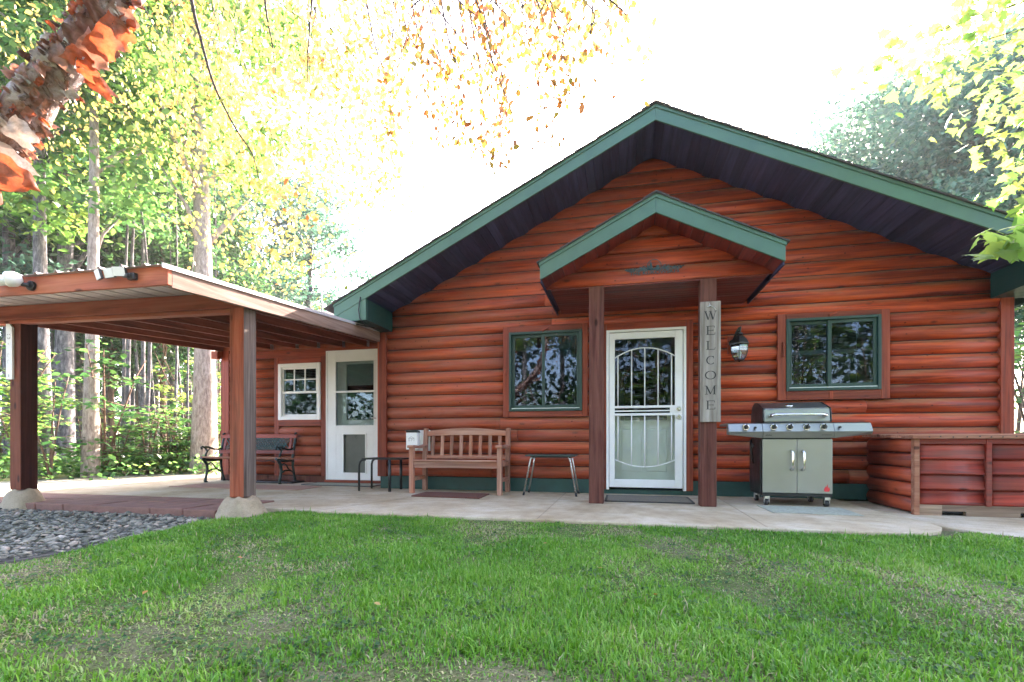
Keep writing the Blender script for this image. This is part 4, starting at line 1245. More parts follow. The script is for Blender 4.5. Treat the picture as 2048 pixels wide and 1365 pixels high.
# ---- cast iron park bench
ib = thing('park_bench', 'green-black cast iron bench with lattice back beside the white side door', 'bench', (-6.2, 0.4, 0))
ix0, ix1 = -6.98, -5.40
for x in (ix0 + 0.06, ix1 - 0.06):
    q = MB()
    q.tube([(x, 0.22, 0.0), (x, 0.20, 0.03), (x, 0.225, 0.12), (x, 0.245, 0.22), (x, 0.225, 0.32), (x, 0.16, 0.395), (x, 0.12, 0.415)], [0.03, 0.024, 0.02, 0.022, 0.026, 0.024, 0.022], 8)
    q.build('front_leg', M['iron'], ib)
    q = MB()
    q.tube([(x, 0.60, 0.0), (x, 0.585, 0.03), (x, 0.555, 0.15), (x, 0.53, 0.28), (x, 0.525, 0.40), (x, 0.545, 0.55), (x, 0.585, 0.70), (x, 0.615, 0.80), (x, 0.60, 0.835), (x, 0.575, 0.82)], [0.03, 0.024, 0.02, 0.022, 0.024, 0.023, 0.022, 0.024, 0.024, 0.014], 8)
    q.build('rear_leg', M['iron'], ib)
    q = MB()
    q.tube([(x, 0.12, 0.415), (x, 0.22, 0.385), (x, 0.36, 0.37), (x, 0.53, 0.375)], [0.02, 0.024, 0.022, 0.02], 8)
    q.tube([(x, 0.235, 0.17), (x, 0.33, 0.215), (x, 0.45, 0.215), (x, 0.55, 0.16)], 0.015, 7)
    q.tube([(x, 0.25, 0.3), (x, 0.31, 0.335), (x, 0.36, 0.31), (x, 0.40, 0.25), (x, 0.45, 0.22)], 0.010, 6)
    q.build('seat_bracket', M['iron'], ib)
    q = MB()
    q.tube([(x, 0.20, 0.42), (x, 0.215, 0.48), (x, 0.245, 0.53), (x, 0.20, 0.585), (x, 0.15, 0.61), (x, 0.12, 0.595), (x, 0.125, 0.57), (x, 0.15, 0.572)], [0.018, 0.015, 0.016, 0.017, 0.018, 0.017, 0.014, 0.010], 8)
    q.tube([(x, 0.19, 0.60), (x, 0.27, 0.60), (x, 0.38, 0.565), (x, 0.47, 0.56), (x, 0.55, 0.585)], [0.016, 0.018, 0.016, 0.016, 0.015], 8)
    q.tube([(x, 0.245, 0.53), (x, 0.30, 0.575)], 0.009, 6)
    q.build('armrest', M['iron'], ib)
for i in range(4):
    y = 0.125 + i * 0.098
    q = MB(); q.box(ix0, ix1, y, y + 0.08, 0.418 - 0.012 * min(i, 2), 0.442 - 0.012 * min(i, 2)); q.build('seat_slat', M['teak'], ib, bevel=0.005)
def byk(z): return 0.528 + 0.25 * (z - 0.45)
for z0_, z1_ in ((0.755, 0.822), (0.485, 0.545)):
    q = MB(); q.xprism([(byk(z0_) - .03, z0_), (byk(z0_) - .008, z0_), (byk(z1_) - .008, z1_), (byk(z1_) - .03, z1_)], ix0 + .03, ix1 - .03); q.build('back_slat', M['trim'], ib, bevel=0.004)
for x in (ix0 + .10, ix1 - .15):
    q = MB(); q.xprism([(byk(.545) - .03, .545), (byk(.545) - .01, .545), (byk(.755) - .01, .755), (byk(.755) - .03, .755)], x, x + .05); q.build('back_stile', M['trim_v'], ib, bevel=0.003)
la_ = None
nlat = 22
for sgn in (-1, 1):
    for i in range(nlat):
        xm = lerp(ix0 + 0.22, ix1 - 0.22, i / (nlat - 1))
        zA, zB = 0.548, 0.752
        dx = 0.10 * sgn
        xa, xb_ = xm - dx, xm + dx
        ta, tb_ = 0.0, 1.0
        lo, hi = ix0 + .15, ix1 - .15
        def clipx(v_): return min(max(v_, lo), hi)
        if xa < lo or xb_ < lo or xa > hi or xb_ > hi:
            t0, t1 = 0.0, 1.0
            for t_ in np.linspace(0, 1, 41):
                pass
            ts = [t_ for t_ in np.linspace(0, 1, 41) if lo <= xa + (xb_ - xa) * t_ <= hi]
            if len(ts) < 4: continue
            t0, t1 = ts[0], ts[-1]
            xa, xb_, zA, zB = xa + (xb_ - xa) * t0, xa + (xb_ - xa) * t1, lerp(.548, .752, t0), lerp(.548, .752, t1)
        yo = -0.020 + 0.003 * sgn
        q = MB(); q.beam((xa, byk(zA) + yo, zA), (xb_, byk(zB) + yo, zB), 0.005, 0.016, up=(0, 1, -0.25)); 
        q.build('lattice_strip', M['lattice'], ib)
q = MB(); q.box(-6.15, -5.30, 0.30, 0.62, 0.001, 0.03); o = q.build('boot_tray', M['black_pl'], bevel=0.006); tag(o, 'flat black tray on the slab under the iron bench', 'tray')
q = MB(); q.tube([(-6.0, 0.11, 0.40), (-5.85, 0.08, 0.385), (-5.7, 0.10, 0.375), (-5.55, 0.09, 0.39), (-5.46, 0.1, 0.36)], 0.007, 6); q.build('hanging_strap', M['black'], ib)

# ---- gas grill
gr_ = thing('gas_grill', 'stainless steel gas grill on casters under the right window', 'grill', (1.82, -0.62, 0))
gx0, gx1, gy0, gy1 = 1.485, 2.165, -0.87, -0.36
q = MB(); q.box(gx0 + .005, gx1 - .005, gy0 + .03, gy1, 0.13, 0.74); q.build('cart', M['black'], gr_, bevel=0.006)
for x0, x1 in ((gx0, lerp(gx0, gx1, .5) - .002), (lerp(gx0, gx1, .5) + .002, gx1)):
    q = MB(); q.box(x0, x1, gy0, gy0 + 0.028, 0.14, 0.725); dr_ = q.build('door', M['steel'], gr_, bevel=0.006)
    hx = x1 - 0.055 if x0 == gx0 else x0 + 0.05
    q = MB(); q.tube([(hx, gy0, 0.595), (hx, gy0 - .035, 0.592), (hx + .004, gy0 - .045, 0.57), (hx + .004, gy0 - .045, 0.42), (hx, gy0 - .035, 0.398), (hx, gy0, 0.395)], [0.017, 0.014, 0.0115, 0.0115, 0.014, 0.017], 10); q.build('handle', M['chrome'], dr_)
fl = MB()
fx, fz = 2.11, 0.165
fl.add([(fx - .028, gy0 - .001, fz + .012), (fx - .018, gy0 - .001, fz), (fx + .018, gy0 - .001, fz), (fx + .03, gy0 - .001, fz + .018), (fx + .022, gy0 - .001, fz + .05), (fx + .012, gy0 - .001, fz + .038), (fx + .006, gy0 - .001, fz + .08), (fx - .006, gy0 - .001, fz + .05), (fx - .012, gy0 - .001, fz + .058), (fx - .02, gy0 - .001, fz + .04), (fx - .026, gy0 - .001, fz + .03)], [tuple(range(11))])
fl.build('flame_emblem', M['red_ink'], gr_)
# base frame and casters
q = MB(); q.box(gx0, gx1, gy0 + .01, gy1 + .01, 0.105, 0.135); q.build('base_shelf', M['black'], gr_, bevel=0.004)
for x, y in ((gx0 + .055, gy0 + .06), (gx1 - .04, gy0 + .05), (gx0 + .055, gy1 - .06), (gx1 - .05, gy1 - .06)):
    q = MB(); q.box(x - .026, x + .026, y - .03, y + .03, 0.07, 0.104); q.box(x - .027, x - .021, y - .02, y + .03, 0.03, 0.08); q.box(x + .021, x + .027, y - .02, y + .03, 0.03, 0.08); cs = q.build('caster', M['alu'], gr_, bevel=0.003)
    q = MB()
    n = 16
    v = [(x - .017, y + .008 + .034 * math.cos(2 * math.pi * j / n), .034 + .034 * math.sin(2 * math.pi * j / n)) for j in range(n)] + [(x + .017, y + .008 + .034 * math.cos(2 * math.pi * j / n), .034 + .034 * math.sin(2 * math.pi * j / n)) for j in range(n)]
    q.add(v, [(j, j + n, (j + 1) % n + n, (j + 1) % n) for j in range(n)], True); q.f += [tuple(range(n)), tuple(range(2 * n - 1, n - 1, -1))]; q.s += [False, False]
    q.build('wheel', M['black_pl'], cs)
# control panel: middle, left and right side shelf fronts
def panel(x0, x1, zb0, zb1, zt, name):
    m = MB()
    ytop, ymid, ybot = -0.865, -0.905, -0.905
    v = [(x0, ytop + .03, zt), (x1, ytop + .03, zt), (x0, ytop, zt - .008), (x1, ytop, zt - .008), (x0, ymid - .012, zt - .095), (x1, ymid - .012, zt - .095), (x0, ybot + .012, zb0), (x1, ybot + .012, zb1),
         (x0, -0.80, zt), (x1, -0.80, zt), (x0, -0.80, zb0), (x1, -0.80, zb1)]
    m.add(v, [(0, 1, 9, 8), (2, 3, 1, 0), (4, 5, 3, 2), (6, 7, 5, 4), (10, 11, 7, 6), (8, 9, 11, 10), (0, 8, 10, 6, 4, 2), (1, 3, 5, 7, 11, 9)])
    return m.build(name, M['steel'], gr_, bevel=0.003)
panel(1.482, 2.168, 0.735, 0.735, 0.90, 'control_panel')
panel(1.135, 1.4795, 0.772, 0.735, 0.90, 'side_shelf_front')
panel(2.1705, 2.52, 0.735, 0.775, 0.90, 'side_shelf_front')
for x0, x1 in ((1.135, 1.4795), (2.1705, 2.52)):
    q = MB(); q.box(x0, x1, -0.80, -0.40, 0.875, 0.902); q.build('side_shelf', M['steel'], gr_, bevel=0.004)
for x in (1.308, 1.585, 1.742, 1.904, 2.065):
    q = MB(); q.disc_y(x, 0.853, -0.92, -0.885, 0.034, 20, 0.037); bz = q.build('knob_bezel', M['chrome'], gr_, bevel=0.004)
    q = MB(); q.disc_y(x, 0.853, -0.955, -0.918, 0.021, 14, 0.026); q.obox((x + .002, -0.958, 0.858), 0.014, 0.014, 0.052, Euler((0, R(-6), 0)).to_matrix()); q.build('knob', M['black_pl'], bz, bevel=0.003)
for x in (1.403, 2.215):
    q = MB(); q.disc_y(x, 0.848, -0.93, -0.895, 0.012, 12); q.build('igniter_button', M['black_pl'], gr_, bevel=0.003)
q = MB()
for j in range(8): stroke(q, (1.508 + .008 * j, 0.762), (1.514 + .008 * j, 0.768 + .004 * (j % 3)), 0.004, -0.9055)
for j in range(12): stroke(q, (2.05 + .008 * j, 0.766), (2.055 + .008 * j, 0.766 + .003 * (j % 2)), 0.004, -0.9055)
q.build('panel_print', M['ink'], gr_)
# lid
ld_ = MB()
lx0, lx1 = 1.495, 2.165
pts = [(-0.36, 0.90), (-0.845, 0.90), (-0.855, 0.92), (-0.835, 1.045), (-0.82, 1.06), (-0.60, 1.135), (-0.50, 1.14), (-0.40, 1.10), (-0.36, 1.0)]
ld_.xprism(pts, lx0 + .014, lx1 - .014)
lid = ld_.build('lid', M['steel'], gr_, bevel=0.01)
for x0, x1 in ((lx0, lx0 + .0135), (lx1 - .0135, lx1)):
    q = MB(); q.xprism([(y - (.004 if y < -.5 else -.004), z + .003) for y, z in pts], x0, x1); q.build('lid_end_cap', M['black'], lid, bevel=0.004)
q = MB(); q.tube([(1.565, -0.845, 0.972), (1.568, -0.905, 0.975), (1.60, -0.918, 0.985), (2.06, -0.918, 0.985), (2.09, -0.905, 0.975), (2.093, -0.845, 0.972)], [0.022, 0.02, 0.0135, 0.0135, 0.02, 0.022], 10); q.build('lid_handle', M['chrome'], lid)
q = MB(); q.lathe([(0.04, 0), (0.04, 0.006), (0.03, 0.012), (0.001, 0.012)], (0, 0, 0), 16); tg = q.build('temperature_gauge', M['chrome'], lid); tg.location = (1.79, -0.72, 1.094); tg.rotation_euler = (R(18), 0, 0)
q = MB(); q.tube([(1.44, -0.6, 0.72), (1.435, -0.62, 0.6), (1.45, -0.6, 0.5), (1.47, -0.55, 0.45)], 0.012, 7); q.box(1.42, 1.455, -0.655, -0.62, 0.63, 0.665); q.build('gas_hose', M['black_pl'], gr_)
q = MB(); q.box(1.472, 1.484, -0.83, -0.38, 0.14, 0.72); q.build('side_panel', M['black'], gr_, bevel=0.004)

# ---- log-sided storage box
sb_ = thing('storage_box', 'low red log-sided storage box at the right end of the patio', 'storage box', (3.9, -0.6, -0.025))
X0, X1, Y0, Y1, ZB, ZT = 2.80, 4.75, -1.07, -0.14, -0.025, 0.735
q = MB(); q.box(X0 + .03, X1, Y0 + .03, Y1, ZB + .02, ZT - .01); q.build('carcass', M['dark_room'], sb_)
nlog = 5
hh = (ZT - 0.01) / nlog
for i in range(nlog):
    z0_ = ZB + 0.012 + i * 0.149
    # side boards run in depth: build along x then swap axes
    pr = []
    n = 8
    for j in range(n):
        t = j / (n - 1)
        pr.append((X0 + 0.026 - 0.03 * (1 - abs(2 * t - 1) ** 2.2), lerp(z0_ + .002, z0_ + .147, t)))
    m = MB()
    v = [(x, Y0 + 0.045, z) for x, z in pr] + [(x, Y1, z) for x, z in pr]
    m.add(v, [(j, j + 1, j + 1 + n, j + n) for j in range(n - 1)], True)
    m.f += [tuple(range(n)), tuple(range(2 * n - 1, n - 1, -1)), (0, n, 2 * n - 1, n - 1)]; m.s += [False] * 3
    m.build('side_board', M['boxwood_y'], sb_)
for (xa, xb) in ((X0 + 0.048, 3.385), (3.432, 4.05), (4.10, X1)):
    for i in range(4):
        z0_ = ZB + 0.105 + i * 0.149
        # coved boards: lower lip stands proud
        pr = [(Y0 + 0.03, z0_ + .001)]
        for j in range(9):
            t = j / 8
            pr.append((Y0 + 0.012 - 0.022 * (1 - t) ** 2 + (0.012 if t > .98 else 0) - (0.006 * math.sin(t * math.pi) if i % 2 else 0), lerp(z0_ + .001, z0_ + .147, t)))
        pr.append((Y0 + 0.03, z0_ + .147))
        m = MB(); kk = len(pr)
        v = [(xa, y, z) for y, z in pr] + [(xb, y, z) for y, z in pr]
        m.add(v, [(j, j + 1, j + 1 + kk, j + kk) for j in range(kk - 1)], True)
        m.f += [tuple(range(kk)), tuple(range(2 * kk - 1, kk - 1, -1))]; m.s += [False] * 2
        m.build('front_board', M['boxwood'], sb_)
for x in (X0 - 0.005, 3.386, 4.052):
    q = MB(); q.box(x, x + 0.045, Y0 - 0.022, Y0 + 0.04, ZB + (0.0 if x < 3 else .10), ZT - .012); q.build('batten', M['lidwood'] if x < 3 else M['boxwood'], sb_, bevel=0.005)
q = MB(); q.box(X0 + 0.041, X1, Y0 - 0.016, Y0 + 0.03, 0.675, ZT - .011); q.build('front_rail', M['boxwood'], sb_, bevel=0.004)
for xa, xb in ((X0 + .041, 3.03), (3.23, 3.66), (3.86, X1)):
    q = MB(); q.box(xa, xb, Y0 - 0.012, Y0 + 0.03, ZB, ZB + .104); q.build('skid', M['skid'], sb_)
q = MB(); q.box(3.03, 3.23, Y0 - 0.012, Y0 + 0.03, ZB + .045, ZB + .104); q.box(3.66, 3.86, Y0 - 0.012, Y0 + 0.03, ZB + .045, ZB + .104); q.build('skid', M['skid'], sb_)
for i in range(5):
    y0_ = Y0 - 0.06 + i * 0.205
    q = MB(); q.box(X0 - 0.04, X1 + 0.03, y0_, y0_ + 0.2, ZT - 0.01 + .006 * i, ZT + 0.025 + .006 * i); q.build('lid_board', M['lidwood'], sb_, bevel=0.004)
nail0 = None
for i in range(18):
    x = X0 + 0.1 + 0.1 * i + 0.01 * math.sin(i * 5)
    if nail0 is None:
        q = MB(); q.disc_y(0, 0, -0.003, 0.004, 0.006, 8); nail0 = q.build('nail', M['black'], sb_); o = nail0
    else:
        o = nail0.copy(); col.objects.link(o); WM[o] = Matrix.Identity(4)
    o.location = (x, Y0 - 0.061, ZT + 0.008 + 0.004 * math.sin(i * 2))

# ---- lights on the carport
so = thing('solar_light', 'three-panel white solar spotlight on the carport front board', 'light', (-3.98, -3.5, 2.02))
zz = 2.045
for i, (xa, rot) in enumerate(((-4.118, 22), (-4.005, 2), (-3.90, -14))):
    q = MB(); q.obox((xa + 0.0, -3.545, zz + .004 * i), 0.098, 0.022, 0.075, Euler((R(16), 0, R(-rot))).to_matrix()); hd = q.build('lamp_head', M['black_pl'], so, bevel=0.005)
    q = MB(); q.obox((xa + 0.0, -3.559, zz - .003 + .004 * i), 0.092, 0.004, 0.07, Euler((R(16), 0, R(-rot))).to_matrix()); q.build('lens', M['white_pl'], hd)
q = MB(); q.box(-3.87, -3.80, -3.52, -3.482, 1.995, 2.05); q.tube([(-3.9, -3.52, 2.03), (-3.83, -3.53, 2.02)], 0.02, 8); q.build('sensor', M['black_pl'], so, bevel=0.006)
fo = thing('flood_light', 'round white floodlight on the carport front board at the photo edge', 'light', (-4.97, -3.5, 2.02))
q = MB(); q.lathe([(0.001, 0.0), (0.05, 0.004), (0.062, 0.02), (0.062, 0.07), (0.045, 0.10), (0.02, 0.115)], (0, 0, 0), 18); hd = q.build('lamp_head', M['white_pl'], fo); hd.location = (-5.02, -3.63, 2.05); hd.rotation_euler = (R(-78), 0, R(-38))
q = MB(); q.tube([(-5.3, -3.56, 2.08), (-5.15, -3.57, 2.07), (-5.02, -3.58, 2.045)], [0.05, 0.045, 0.03], 12); q.build('arm', M['white_pl'], fo)
q = MB(); q.disc_y(-4.93, 2.03, -3.51, -3.482, 0.042, 16); q.tube([(-4.93, -3.51, 2.03), (-4.96, -3.55, 2.03)], 0.018, 8); q.build('base', M['black_pl'], fo, bevel=0.004)
bu = thing('bulb_fixture', 'bare white bulb in a socket at the cabin corner under the carport roof', 'light', (-3.66, 0.30, 2.28))
q = MB(); q.lathe([(0.001, 0.062), (0.032, 0.06), (0.032, 0.03), (0.026, 0.0)], (-3.665, 0.25, 2.255), 12); q.build('socket', M['white_pl'], bu)
q = MB(); q.lathe([(0.024, 0.0), (0.036, -0.02), (0.042, -0.045), (0.036, -0.07), (0.018, -0.085), (0.001, -0.088)], (-3.665, 0.25, 2.255), 14); q.build('bulb', M['white_pl'], bu)
q = MB(); q.box(-3.70, -3.561, 0.22, 0.28, 2.315, 2.335); q.build('bracket', M['cbeam'], bu)

# ---- narrow white board with a smiling face on the left carport post
ps = MB(); ps.prism([(-6.795, 1.40), (-6.70, 1.40), (-6.70, 1.985), (-6.77, 2.055), (-6.795, 2.055)], -2.575, -2.5545)
psn = ps.build('post_sign', M['white_pl'], bevel=0.002)
tag(psn, 'narrow white board with a faint smiling face on the left carport post', 'sign')
q = MB()
for x in (-6.768, -6.738): q.disc_y(x, 1.905, -2.5775, -2.5755, 0.006, 8)
q.tube([(-6.775, -2.576, 1.872), (-6.765, -2.577, 1.858), (-6.753, -2.577, 1.854), (-6.741, -2.577, 1.858), (-6.731, -2.576, 1.872)], 0.003, 5)
q.build('face_drawing', M['faint_ink'], psn)
q = MB()
for z in (1.67, 1.60): ring_strokes(q, -6.755, z, 0.014, 0.02, R(20), R(300), 0.002, 0.004, -2.5775, 14)
stroke(q, (-6.755, 1.79), (-6.755, 1.81), 0.004, -2.5775); stroke(q, (-6.75, 1.425), (-6.75, 1.455), 0.005, -2.5775)
q.build('faint_marks', M['faint_ink'], psn)

# ---- aerial on the wing roof
ae = thing('roof_aerial', 'thin rooftop aerial mast with short cross arms behind the carport', 'aerial', (-6.55, 2.9, 3.55))
q = MB(); q.tube([(-6.55, 2.9, 3.56), (-6.55, 2.9, 4.22)], 0.016, 7); q.build('mast', M['galv'], ae)
for z, l in ((3.95, .16), (4.12, .22)):
    q = MB(); q.tube([(-6.55 - l, 2.9, z), (-6.55 + l, 2.9, z + .02)], 0.010, 6); q.build('cross_arm', M['black'], ae)
q = MB(); q.box(-6.87, -6.77, 2.88, 2.92, 4.06, 4.17); q.build('end_plate', M['black'], ae, bevel=0.01)
# ================================================================ VEGETATION
def leaf_mesh(name, pos, size, mat, tilt=0.7, aspect=0.62, vals=None, seed=1, droop=0.0, shape='rhomb'):
    """many separate leaf faces; pos (N,3); size scalar or (N,)"""
    r = np.random.default_rng(seed)
    pos = np.asarray(pos, dtype=np.float64)
    N = len(pos)
    size = np.broadcast_to(np.asarray(size, dtype=np.float64), (N,)) * r.uniform(0.7, 1.3, N)
    yaw = r.uniform(0, 2 * np.pi, N)
    pit = r.normal(-droop, tilt, N)
    rol = r.normal(0, tilt, N)
    a = np.stack([np.cos(yaw) * np.cos(pit), np.sin(yaw) * np.cos(pit), np.sin(pit)], 1)
    side = np.stack([-np.sin(yaw), np.cos(yaw), np.zeros(N)], 1)
    up = np.cross(a, side)
    b = side * np.cos(rol)[:, None] + up * np.sin(rol)[:, None]
    nrm = np.cross(a, b)
    if shape == 'rhomb':
        tpl = np.array([[-0.5, 0, 0], [-0.08, 0.5 * aspect, 0.05], [0.5, 0, -0.04], [-0.08, -0.5 * aspect, 0.05]])
    elif shape == 'oval':
        tpl = np.array([[-0.5, 0, 0], [-0.25, .4 * aspect, .03], [.05, .5 * aspect, .05], [.5, 0, -.06], [.05, -.5 * aspect, .05], [-.25, -.4 * aspect, .03]])
    else:   # maple
        tpl = np.array([[-.42, 0, 0], [-.40, .16, .02], [-.46, .40, .0], [-.20, .30, .03], [-.06, .52, -.03], [.02, .26, .03], [.14, .27, .01], [.22, .12, .03], [.58, 0, -.06],
                        [.22, -.12, .03], [.14, -.27, .01], [.02, -.26, .03], [-.06, -.52, -.03], [-.20, -.30, .03], [-.46, -.40, .0], [-.40, -.16, .02]])
    K = len(tpl)
    V = pos[:, None, :] + size[:, None, None] * (tpl[None, :, 0, None] * a[:, None, :] + tpl[None, :, 1, None] * b[:, None, :] + tpl[None, :, 2, None] * nrm[:, None, :])
    V = V.reshape(-1, 3)
    me = bpy.data.meshes.new(name)
    me.vertices.add(N * K)
    me.vertices.foreach_set('co', V.ravel())
    me.loops.add(N * K)
    me.loops.foreach_set('vertex_index', np.arange(N * K, dtype=np.int32))
    me.polygons.add(N)
    me.polygons.foreach_set('loop_start', np.arange(0, N * K, K, dtype=np.int32))
    me.update(calc_edges=True)
    at_ = me.attributes.new('v', 'FLOAT', 'FACE')
    vals = np.clip(r.normal(0.5, 0.22, N), 0, 1) if vals is None else vals
    at_.data.foreach_set('value', vals.astype(np.float32))
    me.materials.append(mat)
    me.validate()
    return me

def mobj(name, me, parent=None):
    o = bpy.data.objects.new(name, me)
    link(o, parent)
    return o

LEAF = {}
LEAF['green'] = mat_leaf('broad_leaf_green', [(0.016, 0.055, 0.022), (0.036, 0.10, 0.034), (0.07, 0.15, 0.045), (0.13, 0.19, 0.06)], 0.5, (1.2, 1.2, 0.9))
LEAF['teal'] = mat_leaf('broad_leaf_bluegreen', [(0.02, 0.06, 0.05), (0.035, 0.095, 0.075), (0.06, 0.13, 0.095), (0.10, 0.16, 0.10)], 0.4, (1.1, 1.2, 1.0))
LEAF['lime'] = mat_leaf('maple_leaf_lime', [(0.035, 0.11, 0.03), (0.075, 0.17, 0.045), (0.14, 0.21, 0.06), (0.22, 0.23, 0.08)], 0.48, (1.2, 1.15, 0.75))
LEAF['yellow'] = mat_leaf('birch_leaf_yellowing', [(0.09, 0.14, 0.04), (0.17, 0.18, 0.055), (0.25, 0.20, 0.075), (0.31, 0.17, 0.07), (0.30, 0.11, 0.045)], 0.4, (1.15, 1.05, 0.65))
LEAF['rust'] = mat_leaf('birch_leaf_rusty', [(0.13, 0.15, 0.035), (0.24, 0.18, 0.045), (0.30, 0.15, 0.045), (0.26, 0.09, 0.035), (0.2, 0.13, 0.09)], 0.22, (1.1, 0.95, 0.7))
LEAF['dark'] = mat_leaf('forest_leaf_dark', [(0.010, 0.034, 0.018), (0.02, 0.06, 0.028), (0.038, 0.09, 0.034), (0.07, 0.12, 0.045)], 0.4, (1.15, 1.2, 0.9))
BARK = {}
BARK['grey'] = mat_bark('grey_bark', (0.035, 0.034, 0.036), (0.12, 0.115, 0.12), (0.28, 0.27, 0.27), 1.3, (8, 8, 2.6), 1.0)
BARK['pale'] = mat_bark('pale_tan_bark', (0.12, 0.09, 0.075), (0.30, 0.25, 0.215), (0.46, 0.41, 0.37), 1.2, (13, 13, 3.6), 1.0)
BARK['brown'] = mat_bark('brown_bark', (0.05, 0.03, 0.022), (0.14, 0.09, 0.065), (0.24, 0.17, 0.13), 1.0)
BARK['white'] = mat_bark('white_birch_bark', (0.1, 0.085, 0.08), (0.42, 0.38, 0.36), (0.66, 0.62, 0.6), 0.8, (2.2, 2.2, 9))
BARK['twig'] = mat_plain('dark_twig_bark', (0.045, 0.03, 0.022), 0.8, var=0.3)

def crown_points(r, n_cl, per, cz, rx, rz, spread, flat=0.55, inner=0.25):
    """clusters of points filling a crown; returns points and cluster centres"""
    cs = []
    while len(cs) < n_cl:
        p = r.uniform(-1, 1, 3)
        d = np.linalg.norm(p)
        if d > 1 or d < inner: continue
        q = p * np.array([rx, rx, rz])
        q[:2] *= 1.0 - 0.35 * max(0, p[2])
        cs.append(q + np.array([0, 0, cz]))
    cs = np.array(cs)
    pts = []
    for c_ in cs:
        k_ = int(per * r.uniform(0.5, 1.5))
        s_ = spread * r.uniform(0.6, 1.4)
        q = r.normal(0, 1, (k_, 3)) * np.array([s_, s_, s_ * flat]) + c_
        pts.append(q)
    return np.concatenate(pts), cs

def trunk_curve(r, h, d, lean=(0, 0), wob=0.12, n=9, flare=1.35):
    pts, rad = [], []
    ph = r.uniform(0, 6.28, 2)
    for i in range(n):
        t = i / (n - 1)
        pts.append((lean[0] * t * h + wob * math.sin(t * 3.5 + ph[0]) * t, lean[1] * t * h + wob * math.sin(t * 2.9 + ph[1]) * t, h * t))
        rad.append(d / 2 * ((flare if i == 0 else (1.12 if i == 1 and n > 6 else 1.0)) * (1 - 0.82 * t ** 1.25)))
    return pts, rad

def make_tree(name, seed, h, d, crown_from, rx, n_cl, per, leaf, lsize, leafmat, bark, lean=(0, 0), spread=0.42, flat=0.5, n_limbs=16, wob=0.15, shape='rhomb', label='', cat='tree', group=None):
    r = np.random.default_rng(seed)
    t = thing(name, label, cat, (0, 0, 0), group)
    pts, rad = trunk_curve(r, h, d, lean, wob)
    m = MB()
    # ground flare just below the surface
    m.tube([(pts[0][0], pts[0][1], -0.25)] + pts, [rad[0] * 1.15] + rad, 10)
    rz = (h * 1.04 - crown_from) / 2
    cz = crown_from + rz
    P, C = crown_points(r, n_cl, per, cz, rx, rz, spread, flat)
    lean_off = np.array([lean[0], lean[1], 0])
    P = P + lean_off * P[:, 2:3]
    C = C + lean_off * C[:, 2:3]
    lm = m
    order = r.permutation(len(C))[:n_limbs]
    for i in order:
        c_ = Vector(C[i])
        zz_ = max(crown_from * 0.8, c_.z - abs(r.normal(0.9, 0.5)) - 0.25 * math.hypot(c_.x, c_.y))
        tt = min(0.97, max(0.05, zz_ / h))
        k_ = tt * (len(pts) - 1)
        i0 = int(k_); f_ = k_ - i0
        p0 = Vector(pts[i0]).lerp(Vector(pts[min(i0 + 1, len(pts) - 1)]), f_)
        r0 = max(0.012, lerp(rad[i0], rad[min(i0 + 1, len(pts) - 1)], f_) * 0.45)
        mid = p0.lerp(c_, 0.5) + Vector((r.normal(0, .1), r.normal(0, .1), 0.12))
        lm.tube([p0, mid, c_], [r0, r0 * 0.6, r0 * 0.2], 5)
    m.build('trunk', bark, t)
    val = np.clip(0.5 + 0.18 * r.normal(0, 1, len(P)) + 0.16 * np.sin(P[:, 0] * 1.3 + seed) * np.sin(P[:, 2] * 1.1 + P[:, 1]), 0, 1)
    me = leaf_mesh('crown', P, lsize, leafmat, 0.6, 0.62, val, seed + 5, 0.15, shape)
    mobj('crown', me, t)
    return t

def place(root, loc, rz, sc, label=None, group=None, first=False):
    o = root if first else copy_tree(root)
    o.location = loc
    o.rotation_euler = (0, 0, rz)
    o.scale = (sc, sc, sc) if not hasattr(sc, '__len__') else sc
    if label: o['label'] = label
    if group: o['group'] = group
    return o

# ---------------------------------------------------------------- forest behind the carport
GRP = 'slender forest trees behind the carport'
FL = 'slender grey-barked forest tree among many behind the carport'
protos = [
    make_tree('forest_tree', 21, 15.0, 0.30, 4.2, 2.8, 100, 85, None, 0.19, LEAF['teal'], BARK['grey'], label=FL, group=GRP),
    make_tree('forest_tree', 22, 17.0, 0.34, 6.0, 3.0, 100, 85, None, 0.21, LEAF['lime'], BARK['grey'], (0.02, 0.0), label=FL, group=GRP),
    make_tree('forest_tree', 23, 13.0, 0.22, 3.0, 2.2, 95, 95, None, 0.18, LEAF['dark'], BARK['brown'], (-0.015, 0.01), label=FL, group=GRP),
]
near_tr = make_tree('forest_tree', 24, 16.0, 0.46, 6.5, 2.8, 120, 95, None, 0.19, LEAF['lime'], BARK['pale'], (0.0, 0.0), wob=0.22, label='thick pale-barked tree seen just left of the right carport post', cat='tree')
place(near_tr, ground_at(408, 11.6), 0.4, 1.0, first=True)
t2 = make_tree('forest_tree', 25, 14.0, 0.25, 5.5, 2.2, 95, 95, None, 0.18, LEAF['green'], BARK['pale'], (-0.004, 0.0), label='straight mottled grey trunk in the middle of the carport opening', cat='tree')
place(t2, ground_at(181, 10.2), 0.0, 1.0, first=True)
t3 = make_tree('forest_tree', 26, 16.0, 0.44, 6.0, 2.6, 110, 95, None, 0.2, LEAF['green'], BARK['grey'], (0.02, 0.01), label='thick grey trunk right beside the left carport post', cat='tree')
place(t3, ground_at(124, 12.6), 1.0, 1.0, first=True)
